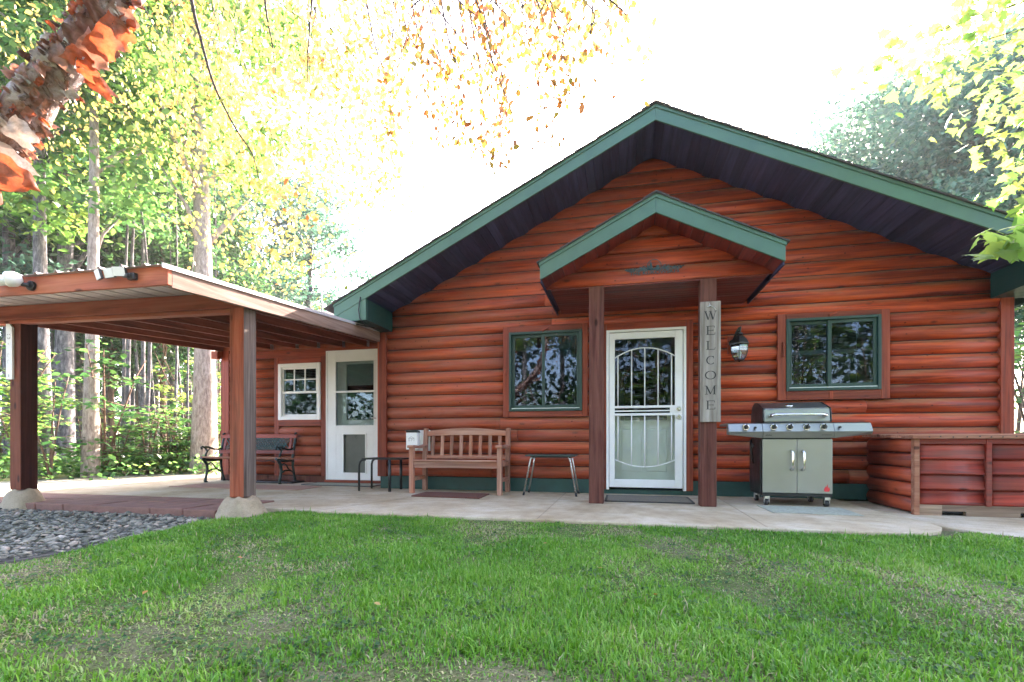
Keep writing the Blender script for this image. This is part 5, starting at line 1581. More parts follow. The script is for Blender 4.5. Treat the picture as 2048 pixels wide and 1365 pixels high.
spots = [(91, 11.0, 1, .85), (22, 12.5, 0, 1.0), (-60, 11.5, 1, 1.0), (58, 15.5, 2, .9), (160, 17.5, 0, 1.05), (222, 15.0, 2, .85), (252, 19.0, 0, 1.1), (276, 16.5, 2, .95), (305, 22.0, 1, 1.1), (328, 15.8, 2, .8),
         (345, 19.5, 0, 1.05), (376, 24.0, 1, 1.15), (205, 24.0, 2, 1.1), (120, 23.0, 1, 1.15), (40, 21.0, 0, 1.1), (-30, 18.0, 2, 1.0), (438, 18.5, 2, .8), (470, 23.0, 0, 1.0), (-130, 15.0, 0, 1.0), (-200, 12.0, 2, 1.0)]
used = set()
fr = random.Random(5)
for px_, Z_, kd, sc in spots:
    place(protos[kd], ground_at(px_, Z_), fr.uniform(0, 6.28), sc * fr.uniform(.93, 1.07), first=kd not in used)
    used.add(kd)

# thin dark stems deep in the wood
GS = 'thin stems deep in the wood'
st0 = None
for i in range(64):
    px_ = fr.uniform(-40, 450); Z_ = fr.uniform(12.5, 24)
    if st0 is None:
        r_ = np.random.default_rng(3)
        p_, ra_ = trunk_curve(r_, 12.0, 0.10, (0.0, 0.0), 0.25, 8)
        m = MB(); m.tube(p_, ra_, 6); st0 = m.build('young_tree', BARK['grey']); o = st0
        tag(o, 'thin bare young tree deep in the wood behind the carport', 'tree', GS)
    else:
        o = st0.copy(); col.objects.link(o)
    o.location = ground_at(px_, Z_); o.rotation_euler = (fr.uniform(-.06, .06), fr.uniform(-.06, .06), fr.uniform(0, 6.28)); s_ = fr.uniform(.6, 1.4); o.scale = (s_, s_, fr.uniform(.7, 1.1))

# understorey: leaning saplings with flat sprays of maple-like leaves
def make_sapling(seed, h, n_spray, leafmat, lsize, label, group):
    r = np.random.default_rng(seed)
    t = thing('sapling', label, 'sapling', (0, 0, 0), group)
    st = MB(); P = []
    for q_ in range(3):
        a = r.uniform(0, 6.28); le = r.uniform(0.1, 0.38)
        pts = [(math.cos(a) * le * h * (k_ / 5) ** 1.4, math.sin(a) * le * h * (k_ / 5) ** 1.4, h * k_ / 5 * r.uniform(.94, 1.02)) for k_ in range(6)]
        st.tube(pts, [0.022 * (1 - .8 * k_ / 5) + .004 for k_ in range(6)], 5)
        for s_ in range(n_spray):
            tt = r.uniform(0.12, 1.0); k_ = tt * 5; i0 = min(4, int(k_))
            p0 = np.array(pts[i0]) + (np.array(pts[i0 + 1]) - np.array(pts[i0])) * (k_ - i0)
            b_ = r.uniform(0, 6.28); L_ = r.uniform(0.35, 1.0) * (1.15 - .5 * tt)
            e = p0 + np.array([math.cos(b_) * L_, math.sin(b_) * L_, r.uniform(-.12, .1)])
            st.tube([p0, (p0 + e) / 2 + np.array([0, 0, .05]), e], [.007, .005, .002], 4)
            n_ = int(19 * L_)
            tq = r.uniform(.25, 1.05, n_)[:, None]
            perp = np.array([-math.sin(b_), math.cos(b_), 0])
            P.append(p0 + (e - p0) * tq + perp * r.normal(0, .13, n_)[:, None] + np.array([0, 0, 1]) * r.normal(0, .025, n_)[:, None])
    st.build('stems', BARK['brown'], t)
    P = np.concatenate(P)
    mobj('foliage', leaf_mesh('foliage', P, lsize, leafmat, 0.28, 0.75, None, seed, 0.12, 'oval'), t)
    return t
GU = 'leafy saplings along the wood edge'
UL = 'leafy green sapling at the wood edge behind the carport'
sap = [make_sapling(31, 3.4, 16, LEAF['lime'], 0.125, UL, GU), make_sapling(32, 2.3, 14, LEAF['green'], 0.12, UL, GU), make_sapling(33, 1.4, 12, LEAF['green'], 0.11, UL, GU)]
used = set()
sspots = [(100, 9.6, 1), (210, 10.6, 1), (360, 11.9, 2), (425, 13.2, 1), (440, 12.4, 2), (40, 9.8, 0), (10, 10.5, 1),
          (400, 14.5, 0), (-20, 10, 0), (295, 11.2, 2), (235, 10.9, 2), (372, 12.2, 2), (450, 15, 0), (470, 14, 1), (170, 14.5, 0), (320, 12.3, 2), (415, 12.6, 2), (340, 11.7, 2)]
for px_, Z_, kd in sspots:
    place(sap[kd], ground_at(px_, Z_), fr.uniform(0, 6.28), fr.uniform(.85, 1.25), first=kd not in used); used.add(kd)

# far wood that reads as one mass
r = np.random.default_rng(77)
P = []
for i in range(230):
    px_ = r.uniform(-500, 640); Z_ = r.uniform(24, 42)
    if px_ > 470: hmax = np.interp(px_, [470, 560, 640], [11, 6, 3])
    else: hmax = 14
    c_ = at(px_, 883, Z_); zc_ = r.uniform(0, 1) ** 0.8 * hmax
    P.append(r.normal(0, 1, (70, 3)) * np.array([1.1, 1.1, .7]) + np.array([c_.x, c_.y, zc_]))
P = np.concatenate(P); P = P[P[:, 2] > -0.1]
far = mobj('far_wood', leaf_mesh('far_wood', P, 0.5, LEAF['dark'], 0.7, 0.7, None, 78))
tag(far, 'dense dark green wood far behind the carport', 'wood', kind='stuff')
r = np.random.default_rng(79)
P = []
for i in range(520):   # leaf litter and low plants on the forest floor
    px_ = r.uniform(-80, 470); Z_ = r.uniform(10.8 if px_ > 250 else 9.6, 22)
    c_ = at(px_, 883, Z_)
    P.append(r.normal(0, 1, (26, 3)) * np.array([.28, .28, .13]) + np.array([c_.x, c_.y, .12]))
P = np.concatenate(P); P = P[P[:, 2] > GZ]
uc = mobj('undergrowth', leaf_mesh('undergrowth', P, 0.11, LEAF['green'], 0.45, 0.7, None, 80, 0.1, 'oval'))
tag(uc, 'low green undergrowth covering the wood floor', 'undergrowth', kind='stuff')

# airy tree beyond the wing roof, and the trees right of the house
pine = make_tree('forest_tree', 41, 15.5, 0.42, 4.0, 3.0, 90, 120, None, 0.22, LEAF['teal'], BARK['grey'], (0.01, 0), spread=0.6, flat=0.22, n_limbs=40, label='open-crowned dark tree against the sky above the carport roof', cat='tree')
place(pine, ground_at(612, 25.0), 0.0, 1.0, first=True)
p2 = place(pine, ground_at(715, 33.0), 2.0, 0.62, 'smaller dark tree just left of the cabin roof edge')
p3 = place(protos[1], ground_at(560, 28.0), 1.0, 0.72, 'yellow-green tree low behind the rooftop aerial'); p3['group'] = ''
del p3['group']
big = make_tree('broadleaf_tree', 51, 15.0, 0.5, 4.5, 4.6, 190, 190, None, 0.21, LEAF['teal'], BARK['grey'], spread=0.6, flat=0.6, n_limbs=24, label='large blue-green tree rising behind the right roof slope', cat='tree')
place(big, ground_at(1960, 18.0), 0.3, 0.96, first=True)
b2 = place(big, ground_at(1745, 23.0), 2.2, 1.12, 'rounded blue-green tree left of the largest one behind the roof')
b3 = place(big, ground_at(2130, 15.0), 4.0, 0.95, 'blue-green tree at the right photo edge beyond the cabin corner')
for i, (px_, Z_, kd) in enumerate(((2030, 12.5, 0), (2075, 11.0, 1), (2100, 13.0, 0))):
    place(sap[kd], ground_at(px_, Z_), fr.uniform(0, 6.28), 1.5, 'leafy sapling beyond the right corner of the cabin', 'saplings right of the cabin')

# trees behind the photographer: they show in the glass and shade the lawn edge
GB = 'trees on the far side of the lawn mirrored in the windows'
BL_ = 'tree across the lawn, seen mirrored in the window glass'
for x, y, kd, sc in ((-9, -17, 0, 1.0), (-5.5, -20, 1, .95), (-2.0, -18, 0, .9), (1.8, -21, 1, 1.0), (5.0, -17.5, 2, 1.1), (8.5, -20, 0, 1.0), (12, -18, 1, 1.0), (-13, -19, 2, 1.1), (3.2, -26, 0, 1.2), (-4, -27, 1, 1.2), (9, -28, 0, 1.2), (16, -24, 1, 1.2), (-17, -25, 0, 1.2), (-10, -28, 2, 1.2)):
    place(protos[kd], (x, y, GZ), fr.uniform(0, 6.28), sc, BL_, GB)
for x, y, kd in ((-6, -14.5, 0), (-1, -15, 0), (3.2, -14.5, 0), (7, -15, 0), (-3.5, -16, 1), (1.0, -16.5, 0), (5.2, -16.2, 0), (10, -16, 0), (-9, -15, 0)):
    place(sap[kd], (x, y, GZ), fr.uniform(0, 6.28), 1.6, 'leafy sapling across the lawn, seen mirrored in the glass', 'saplings across the lawn')

r = np.random.default_rng(177)
P = []
for i in range(260):
    x_ = r.uniform(-34, 34); y_ = r.uniform(-36, -24) ; z_ = r.uniform(0, 1) * 9
    P.append(r.normal(0, 1, (60, 3)) * np.array([1.2, 1.2, .8]) + np.array([x_, y_, z_]))
P = np.concatenate(P); P = P[P[:, 2] > -0.1]
rw = mobj('far_wood', leaf_mesh('far_wood', P, 0.55, LEAF['dark'], 0.7, 0.7, None, 178))
tag(rw, 'dark wood beyond the lawn, mirrored in the windows', 'wood', kind='stuff')

# ---------------------------------------------------------------- foreground river birch
def cam_pt(px_, py_, Z_): return at(px_, py_, Z_)
birch = thing('river_birch', 'leaning birch with curling orange bark at the upper left', 'tree', tuple(ground_at(-420, 2.25)))
tp = [ground_at(-420, 2.25, -0.2), ground_at(-418, 2.25, 0.1), cam_pt(-395, 760, 2.2), cam_pt(-300, 590, 2.12), cam_pt(-150, 430, 2.05), cam_pt(0, 275, 2.0), cam_pt(118, 140, 1.96), cam_pt(205, 30, 1.95), cam_pt(300, -110, 1.97), cam_pt(380, -300, 2.05), cam_pt(430, -560, 2.2), cam_pt(420, -900, 2.4)]
trd = [0.20, 0.16, 0.125, 0.10, 0.088, 0.080, 0.072, 0.066, 0.062, 0.058, 0.05, 0.03]
# resample smoothly with a Catmull-Rom curve
def catmull(P_, Rr, sub=5):
    op, orr = [], []
    for i in range(len(P_) - 1):
        p0, p1, p2, p3 = P_[max(i - 1, 0)], P_[i], P_[i + 1], P_[min(i + 2, len(P_) - 1)]
        for k_ in range(sub):
            t = k_ / sub
            op.append(0.5 * ((2 * p1) + (p2 - p0) * t + (2 * p0 - 5 * p1 + 4 * p2 - p3) * t * t + (3 * p1 - p0 - 3 * p2 + p3) * t ** 3))
            orr.append(lerp(Rr[i], Rr[i + 1], t))
    op.append(P_[-1]); orr.append(Rr[-1])
    return op, orr
bp, br = catmull([Vector(p) for p in tp], trd, 6)

def mat_birch():
    m, nt, b = newmat('peeling_birch_bark')
    v = coords(nt, rand=False)
    n1 = noise(nt, v, 7, 6, 0.65, 1.2)
    n2 = noise(nt, v, 38, 6, 0.7)
    r1 = ramp(nt, [(0.30, (0.05, 0.025, 0.018)), (0.42, (0.24, 0.11, 0.065)), (0.54, (0.34, 0.25, 0.23)), (0.68, (0.5, 0.44, 0.44))], n1)
    r2 = ramp(nt, [(0.35, (0.35, 0.3, 0.28)), (0.52, (1, 1, 1))], n2)
    c_ = mixc(nt, 0.75, r1.outputs[0], r2.outputs[0], 'MULTIPLY')
    nt.links.new(c_, b.inputs['Base Color']); b.inputs['Roughness'].default_value = 0.6
    ad = nt.nodes.new('ShaderNodeMath'); ad.operation = 'ADD'; nt.links.new(n1, ad.inputs[0]); nt.links.new(n2, ad.inputs[1])
    bump(nt, b, ad.outputs[0], 0.9, 0.02)
    return m
M['birch'] = mat_birch()
def mat_curl(name, inner, outer, trans=0.25):
    m, nt, b = newmat(name)
    out = nt.nodes['Material Output']
    v = coords(nt, (14, 14, 14))
    n = noise(nt, v, 2.0, 8, 0.72, 1.0)
    a = ramp(nt, [(0.3, tuple(c_ * .4 for c_ in inner)), (0.7, inner)], n).outputs[0]
    o_ = ramp(nt, [(0.3, tuple(c_ * .3 for c_ in outer)), (0.7, outer)], n).outputs[0]
    n9 = ramp(nt, [(0.42, (0, 0, 0)), (0.58, (1, 1, 1))], noise(nt, coords(nt, (5, 5, 5)), 2.0, 4, 0.6)).outputs[0]
    c_ = mixc(nt, n9, a, o_)
    nt.links.new(c_, b.inputs['Base Color']); b.inputs['Roughness'].default_value = 0.5
    t = nt.nodes.new('ShaderNodeBsdfTranslucent'); nt.links.new(a, t.inputs[0])
    mx = nt.nodes.new('ShaderNodeMixShader'); mx.inputs[0].default_value = trans
    nt.links.new(b.outputs[0], mx.inputs[1]); nt.links.new(t.outputs[0], mx.inputs[2]); nt.links.new(mx.outputs[0], out.inputs['Surface'])
    return m
CURL = [mat_curl('bark_curl_orange', (0.60, 0.12, 0.04), (0.42, 0.25, 0.2), 0.45), mat_curl('bark_curl_pink', (0.45, 0.19, 0.12), (0.45, 0.36, 0.35), 0.3), mat_curl('bark_curl_brown', (0.16, 0.06, 0.035), (0.22, 0.145, 0.115), 0.2), mat_curl('bark_curl_white', (0.6, 0.45, 0.38), (0.72, 0.68, 0.68), 0.2)]
m = MB()
m.tube(bp, br, 18)
for i, v_ in enumerate(m.v):
    p = Vector(v_)
    k_ = i // 18
    if k_ < len(bp):
        off = (p - bp[k_])
        m.v[i] = tuple(bp[k_] + off * (1 + 0.10 * math.sin(p.x * 23 + p.z * 17) * math.sin(p.y * 19 + p.z * 9) + 0.05 * math.sin(p.z * 61 + p.x * 40)))
m.build('trunk', M['birch'], birch)
br_rng = random.Random(19)
def bark_curl(center, axis, radial, w, l, curl, mat, lift):
    """ragged plate of bark: held along one edge, lying round the trunk and rolling up towards its free edge"""
    axis = axis.normalized(); radial = radial.normalized(); tang = axis.cross(radial).normalized()
    nu, nv = 11, 7
    v = []
    p = center.copy()
    ang = lift * .35
    step = l / (nu - 1)
    ph = [br_rng.uniform(0, 6.28) for _ in range(5)]
    skew = br_rng.uniform(-.5, .5)
    rag = [1 + 0.10 * math.sin(j * 1.1 + ph[0]) + 0.05 * math.sin(j * 2.7 + ph[1]) for j in range(nv)]
    cols = [p.copy() for _ in range(nv)]
    for i in range(nu):
        t = i / (nu - 1)
        for j in range(nv):
            q_ = j / (nv - 1) - .5
            width = w * (1 - .45 * t ** 2.2) * (1 + .10 * math.sin(i * 1.3 + ph[2 + (j > nv // 2)]))
            v.append(cols[j] + axis * (q_ * width + skew * l * t * .4) + radial * (0.004 * math.sin(j * 1.7 + i * .8 + ph[4])))
        a_ = ang + lift * t + curl * t ** 2.4
        dirv = tang * math.cos(a_) + radial * math.sin(a_)
        for j in range(nv): cols[j] = cols[j] + dirv * step * rag[j]
    mb = MB()
    mb.add(v, [(i * nv + j, i * nv + j + 1, (i + 1) * nv + j + 1, (i + 1) * nv + j) for i in range(nu - 1) for j in range(nv - 1)], True)
    me = mb.mesh('bark_curl', mat)
    o = bpy.data.objects.new('bark_curl', me)
    link(o, birch)
i_lo = 4 * 6; i_hi = 8 * 6
for k_ in range(300):
    f_ = br_rng.uniform(i_lo - 3, i_hi + 3); i0 = int(f_)
    if i0 + 1 >= len(bp): continue
    c_ = bp[i0].lerp(bp[i0 + 1], f_ - i0); ax = bp[i0 + 1] - bp[i0]; rr = br[i0]
    # bias towards the camera side
    tocam = (cam.location - c_).normalized(); tocam = (tocam - ax.normalized() * tocam.dot(ax.normalized())).normalized()
    sidev = ax.normalized().cross(tocam)
    a = br_rng.gauss(0, 1.15)
    rad_ = tocam * math.cos(a) + sidev * math.sin(a)
    big_ = br_rng.random() < 0.14
    mt = br_rng.choices(CURL, (0.26, 0.28, 0.32, 0.14))[0]
    bark_curl(c_ + rad_ * rr * br_rng.uniform(.97, 1.04), ax if br_rng.random() < .8 else -ax, rad_, br_rng.uniform(.05, .10) if big_ else br_rng.uniform(.015, .05), br_rng.uniform(.07, .14) if big_ else br_rng.uniform(.025, .075), br_rng.choice((-1, 1, 1, 1)) * br_rng.uniform(1.0, 4.6), mt, br_rng.uniform(.1, .55))
# a few large flags of bark hanging off the right edge and low left
for (px_, py_, Z_, w, l, mt) in ((245, 60, 1.90, .10, .11, 0), (225, 85, 1.84, .12, .10, 0), (205, 95, 1.85, .10, .12, 1), (200, 20, 1.86, .12, .12, 0), (262, 30, 1.9, .10, .10, 1), (10, 345, 1.84, .14, .17, 0), (-30, 380, 1.84, .16, .16, 0), (30, 320, 1.86, .10, .13, 3), (-10, 310, 1.84, .12, .12, 1), (190, 130, 1.88, .08, .09, 0), (60, 265, 1.86, .09, .10, 3), (175, 120, 1.83, .07, .10, 0)):
    ax = (bp[7 * 6] - bp[5 * 6]).normalized()
    c_ = cam_pt(px_ - 45, py_ - 20, Z_)
    tocam = (cam.location - c_).normalized(); tocam = (tocam - ax * tocam.dot(ax)).normalized()
    rt = ax.cross(tocam)
    if rt.dot(cam_pt(300, 300, 2) - cam_pt(200, 300, 2)) < 0: rt = -rt
    rad_ = (tocam * .75 + rt * .65).normalized()
    bark_curl(c_, ax, rad_ if True else rad_, w, l, br_rng.uniform(-1.6, 1.8), CURL[mt], br_rng.uniform(.3, .9))

# hanging birch twigs with small leaves
def twig(points, leaf_n, lsize, lmat, seed, rad0=0.006, spread=0.05, parent=birch, branch_n=0):
    r = np.random.default_rng(seed)
    P_, Rr = catmull([Vector(p) for p in points], [rad0 * (1 - .8 * i / (len(points) - 1)) for i in range(len(points))], 5)
    m = MB(); m.tube(P_, Rr, 5)
    tw = m.build('twig', BARK['twig'], parent)
    Q = []
    n = len(P_)
    for k_ in range(leaf_n):
        t = r.uniform(0.05, 1.0) ** 0.8 * (n - 1); i0 = min(n - 2, int(t))
        p = P_[i0].lerp(P_[i0 + 1], t - i0)
        Q.append((p.x + r.normal(0, spread), p.y + r.normal(0, spread), p.z - abs(r.normal(0, spread * .8))))
    if leaf_n:
        mobj('leaves', leaf_mesh('leaves', np.array(Q), lsize, lmat, 0.5, 0.66, None, seed + 1, 1.0, 'oval'), tw)
    return tw
tr_ = random.Random(23)
# explicit dark leading shoots
twig([cam_pt(360, -160, 3.0), cam_pt(383, 0, 3.0), cam_pt(402, 80, 3.02), cam_pt(428, 170, 3.05), cam_pt(470, 255, 3.1), cam_pt(505, 310, 3.2), cam_pt(520, 370, 3.3)], 26, 0.045, LEAF['yellow'], 101, 0.0125, .07)
twig([cam_pt(520, -120, 3.4), cam_pt(532, 20, 3.4), cam_pt(545, 90, 3.4), cam_pt(552, 150, 3.4)], 22, 0.045, LEAF['yellow'], 102, 0.010, .08)
twig([cam_pt(630, -100, 3.2), cam_pt(624, 0, 3.2), cam_pt(617, 90, 3.2), cam_pt(614, 190, 3.2)], 20, 0.045, LEAF['yellow'], 103, 0.010, .08)
twig([cam_pt(880, -140, 3.6), cam_pt(938, 22, 3.6), cam_pt(962, 75, 3.62), cam_pt(978, 110, 3.65), cam_pt(992, 155, 3.7), cam_pt(1000, 240, 3.7), cam_pt(1003, 320, 3.7)], 120, 0.034, LEAF['rust'], 104, 0.009, .045)
k_ = 0
for lo_, hi_, n_, e0, e1, z0_, z1_, nl, mt in ((330, 780, 26, 120, 540, 2.9, 5.2, 70, 'yellow'), (700, 800, 7, 200, 450, 3.2, 5.0, 60, 'yellow'), (790, 1010, 13, 60, 320, 2.7, 4.2, 34, 'rust'), (980, 1150, 10, 40, 250, 2.6, 4.0, 28, 'rust'), (1050, 1250, 12, 30, 150, 2.3, 3.2, 34, 'yellow'), (1190, 1260, 4, 40, 200, 2.6, 3.6, 20, 'rust')):
    for i in range(n_):
        px_ = tr_.uniform(lo_, hi_); Z_ = tr_.uniform(z0_, z1_); e = tr_.uniform(e0, e1); dr_ = tr_.uniform(-70, 110)
        if lo_ == 330: e = tr_.uniform(100, 560 - abs(px_ - 560) * .6)
        j_ = lambda a_: tr_.uniform(-a_, a_)
        twig([cam_pt(px_ - dr_ * 1.6, -150, Z_ + .25), cam_pt(px_ - dr_ * .7 + j_(22), lerp(-100, e, .3), Z_ + .08), cam_pt(px_ + j_(16), lerp(-100, e, .58), Z_ + j_(.06)), cam_pt(px_ + dr_ * .2 + j_(14), lerp(-100, e, .82), Z_ + j_(.06)), cam_pt(px_ + dr_ * .3 + j_(22), e, Z_)], int(nl * tr_.uniform(.6, 1.3)), tr_.uniform(.036, .052), LEAF[mt], 200 + k_, 0.0045 if px_ < 800 else 0.0065, .065)
        k_ += 1
for i, (px_, e, Z_) in enumerate(((985, 335, 3.3), (1000, 300, 3.5), (965, 310, 3.6), (905, 300, 3.4), (870, 250, 3.2), (930, 280, 3.0), (1090, 290, 3.4), (1010, 250, 3.0), (845, 190, 3.6), (780, 280, 3.3))):
    twig([cam_pt(px_ - 70, -140, Z_ + .2), cam_pt(px_ - 35, e * .25, Z_ + .1), cam_pt(px_ - 8, e * .55, Z_), cam_pt(px_, e * .8, Z_), cam_pt(px_ + 5, e, Z_)], 60, .042, LEAF['rust'], 900 + i, 0.007, .05)
# main boughs above the frame that carry the twigs
for a_, b__ in (((330, -150, 2.1), (700, -260, 3.4)), ((700, -260, 3.4), (1250, -200, 3.2)), ((420, -500, 2.3), (520, -200, 4.5))):
    q = MB(); A = cam_pt(*a_); B = cam_pt(*b__); q.tube([A, A.lerp(B, .5) + Vector((0, 0, .12)), B], [.05, .035, .018], 8); q.build('bough', BARK['brown'], birch)
# the airy mass of yellowing leaves of the birch's far side
r = np.random.default_rng(301)
P = []
for i in range(170):
    px_ = r.uniform(300, 760); py_ = r.uniform(-80, 560) if px_ < 640 else r.uniform(-80, 420)
    if px_ < 380 and py_ > 300: continue
    c_ = at(px_, py_, r.uniform(5.0, 7.8))
    P.append(r.normal(0, 1, (30, 3)) * np.array([.26, .26, .2]) + np.array(c_))
for i in range(60):
    px_ = r.uniform(0, 330); py_ = r.uniform(-80, 330)
    c_ = at(px_, py_, r.uniform(5.5, 8.5))
    P.append(r.normal(0, 1, (20, 3)) * np.array([.3, .3, .2]) + np.array(c_))
P = np.concatenate(P)
mobj('crown', leaf_mesh('crown', P, 0.06, LEAF['yellow'], 0.6, 0.66, np.clip(np.random.default_rng(5).normal(.32, .2, len(P)), 0, 1), 302, 0.7, 'oval'), birch)

# ---------------------------------------------------------------- maple reaching in at the upper right
maple = thing('maple_tree', 'maple reaching sunlit lobed leaves in from the right photo edge', 'tree', tuple(ground_at(2500, 4.2)))
q = MB()
mt_pts = [ground_at(2500, 4.2, -.2), ground_at(2500, 4.2, 0.6), cam_pt(2480, 600, 4.2), cam_pt(2450, 300, 4.2), cam_pt(2430, -100, 4.3), cam_pt(2420, -600, 4.4)]
q.tube(mt_pts, [.2, .16, .15, .13, .11, .06], 12); q.build('trunk', BARK['grey'], maple)
def maple_branch(pts, n, size, seed, sp, rad0=0.009):
    r = np.random.default_rng(seed)
    P_, Rr = catmull([Vector(p) for p in pts], [rad0 * (1 - .85 * i / (len(pts) - 1)) for i in range(len(pts))], 5)
    m_ = MB(); m_.tube(P_, Rr, 6)
    tw = m_.build('branch', BARK['twig'], maple)
    Q = []
    for k_ in range(n):
        t = (r.uniform(0.25, 1.0)) * (len(P_) - 1); i0 = min(len(P_) - 2, int(t))
        p = P_[i0].lerp(P_[i0 + 1], t - i0)
        Q.append((p.x + r.normal(0, sp), p.y + r.normal(0, sp), p.z + r.normal(-sp * .5, sp * .8)))
    me = leaf_mesh('foliage', np.array(Q), size, LEAF['lime'], 0.5, 1.0, np.clip(r.normal(.68, .2, n), 0, 1), seed + 1, 0.6, 'maple')
    mobj('foliage', me, tw)
for pts, n, size, sp in (
        ([(2440, -60, 4.3), (2200, -40, 4.2), (2000, 20, 4.1), (1860, 70, 4.1), (1760, 120, 4.1)], 110, .10, .13),
        ([(2440, 0, 4.3), (2200, 20, 4.0), (2040, 60, 3.9), (1920, 100, 3.9), (1840, 150, 3.9)], 150, .105, .16),
        ([(2430, -160, 4.3), (2200, -120, 4.2), (2040, -60, 4.2), (1930, 10, 4.2)], 150, .105, .17),
        ([(2440, 120, 4.2), (2200, 130, 3.9), (2080, 180, 3.8), (2010, 260, 3.8)], 130, .11, .15),
        ([(2450, 220, 4.2), (2250, 230, 3.9), (2110, 290, 3.8), (2020, 370, 3.8)], 120, .11, .13),
        ([(2440, 60, 4.4), (2200, 90, 4.5), (2050, 130, 4.6), (1960, 200, 4.6)], 120, .10, .17),
        ([(2450, 330, 4.0), (2250, 340, 3.9), (2130, 390, 3.8), (2060, 440, 3.8)], 70, .11, .10)):
    maple_branch([cam_pt(*p) for p in pts], n, size, int(500 + n + pts[0][1]), sp)
# the nearest spray: each large leaf its own piece
nb = [cam_pt(2420, 420, 3.2), cam_pt(2200, 430, 3.0), cam_pt(2100, 455, 2.95), cam_pt(2010, 470, 2.9), cam_pt(1955, 490, 2.9)]
P_, Rr = catmull(nb, [.012, .009, .006, .004, .002], 5)
m = MB(); m.tube(P_, Rr, 5); spray = m.build('branch', BARK['twig'], maple)
lm_ = leaf_mesh('leaf', np.array([[0.5 * 0.13, 0, 0]]), 0.13, LEAF['lime'], 0.0, 1.0, np.array([0.55]), 9, 0.0, 'maple')
rl = random.Random(77)
for i in range(34):
    px_ = rl.uniform(1945, 2120); py_ = 470 + rl.gauss(8, 20) - (px_ - 1945) * .05
    o = bpy.data.objects.new('leaf', lm_); link(o, spray)
    o.location = cam_pt(px_, py_, rl.uniform(2.8, 3.05))
    o.rotation_euler = (rl.gauss(0, .45), rl.gauss(.55, .35), rl.uniform(0, 6.28))
    s_ = rl.uniform(.6, 1.1); o.scale = (s_, s_, s_)

# ---------------------------------------------------------------- gravel bed
def mat_gravel():
    m, nt, b = newmat('slate_river_rock')
    a = nt.nodes.new('ShaderNodeAttribute'); a.attribute_name = 'v'
    rp = ramp(nt, [(0.0, (0.06, 0.06, 0.048)), (0.35, (0.155, 0.155, 0.122)), (0.62, (0.25, 0.24, 0.19)), (0.8, (0.37, 0.32, 0.25)), (0.9, (0.40, 0.30, 0.22)), (1.0, (0.55, 0.50, 0.43))], a.outputs['Fac'])
    v = coords(nt, rand=False)
    n = noise(nt, v, 60, 5, .6)
    r2 = ramp(nt, [(0.3, (.65, .65, .65)), (.65, (1.1, 1.1, 1.1))], n)
    nt.links.new(mixc(nt, 1.0, rp.outputs[0], r2.outputs[0], 'MULTIPLY'), b.inputs['Base Color'])
    b.inputs['Roughness'].default_value = .75
    return m
M['gravel'] = mat_gravel()
r = np.random.default_rng(401)
ico_v = []
for k1 in range(3):
    for k2 in range(7):
        a = 2 * np.pi * (k2 + .5 * k1) / 7; e = [-.5, .25, .85][k1]
        ico_v.append((np.cos(a) * np.sqrt(max(0, 1 - e * e)), np.sin(a) * np.sqrt(max(0, 1 - e * e)), e))
ico_v.append((0, 0, 1.0)); ico_v = np.array(ico_v)
ico_f = []
for k1 in range(2):
    for k2 in range(7):
        ico_f += [(k1 * 7 + k2, k1 * 7 + (k2 + 1) % 7, (k1 + 1) * 7 + k2), (k1 * 7 + (k2 + 1) % 7, (k1 + 1) * 7 + (k2 + 1) % 7, (k1 + 1) * 7 + k2)]
for k2 in range(7): ico_f.append((14 + k2, 14 + (k2 + 1) % 7, 21))
ico_f = np.array(ico_f)
def gx_edge(y): return np.interp(y, [-4.6, -4.3, -4.0, -3.67, -3.29, -2.79, -2.5], [-4.05, -3.87, -3.80, -3.69, -3.66, -3.76, -3.98])
VV, FF, VA = [], [], []
cnt = 0
while cnt < 13000:
    x = r.uniform(-9.0, -3.6); y = r.uniform(-5.2, -2.6)
    if x > gx_edge(y) - 0.06 * r.random(): continue
    if y < -4.5 - 0.1 * (x + 3.8) and x > -3.9: continue
    s_ = r.uniform(.010, .024) if r.random() < .88 else r.uniform(.024, .042)
    sc = np.array([s_ * r.uniform(.8, 1.5), s_ * r.uniform(.6, 1.0), s_ * r.uniform(.25, .5)])
    a = r.uniform(0, np.pi); ca, sa = np.cos(a), np.sin(a)
    tx, ty = r.normal(0, .22, 2)
    q = ico_v * sc * r.uniform(.85, 1.15, (22, 1))
    q = np.stack([q[:, 0] * ca - q[:, 1] * sa, q[:, 0] * sa + q[:, 1] * ca, q[:, 2]], 1)
    q[:, 2] += q[:, 0] * tx + q[:, 1] * ty
    q += np.array([x, y, GZ + .008 + r.uniform(0, .03)])
    VV.append(q); FF.append(ico_f + 22 * cnt); VA += [r.choice([r.uniform(0, .75), r.uniform(.75, 1.0)], p=[.9, .1])] * len(ico_f)
    cnt += 1
VV = np.concatenate(VV); FF = np.concatenate(FF)
me = bpy.data.meshes.new('gravel'); me.vertices.add(len(VV)); me.vertices.foreach_set('co', VV.ravel())
me.loops.add(len(FF) * 3); me.loops.foreach_set('vertex_index', FF.astype(np.int32).ravel()); me.polygons.add(len(FF)); me.polygons.foreach_set('loop_start', np.arange(0, len(FF) * 3, 3, dtype=np.int32))
me.update(calc_edges=True); av = me.attributes.new('v', 'FLOAT', 'FACE'); av.data.foreach_set('value', np.array(VA, dtype=np.float32)); me.materials.append(M['gravel']); me.validate()
tag(mobj('gravel', me), 'bed of grey slate river rock in front of the pavers', 'gravel', kind='stuff')
gb = MB(); gb.zprism([(-9.2, -5.3), (-4.1, -4.75), (-3.87, -4.3), (-3.80, -4.0), (-3.70, -3.67), (-3.67, -3.29), (-3.77, -2.79), (-3.98, -2.45), (-9.2, -2.45)], GZ - .03, GZ + .008)
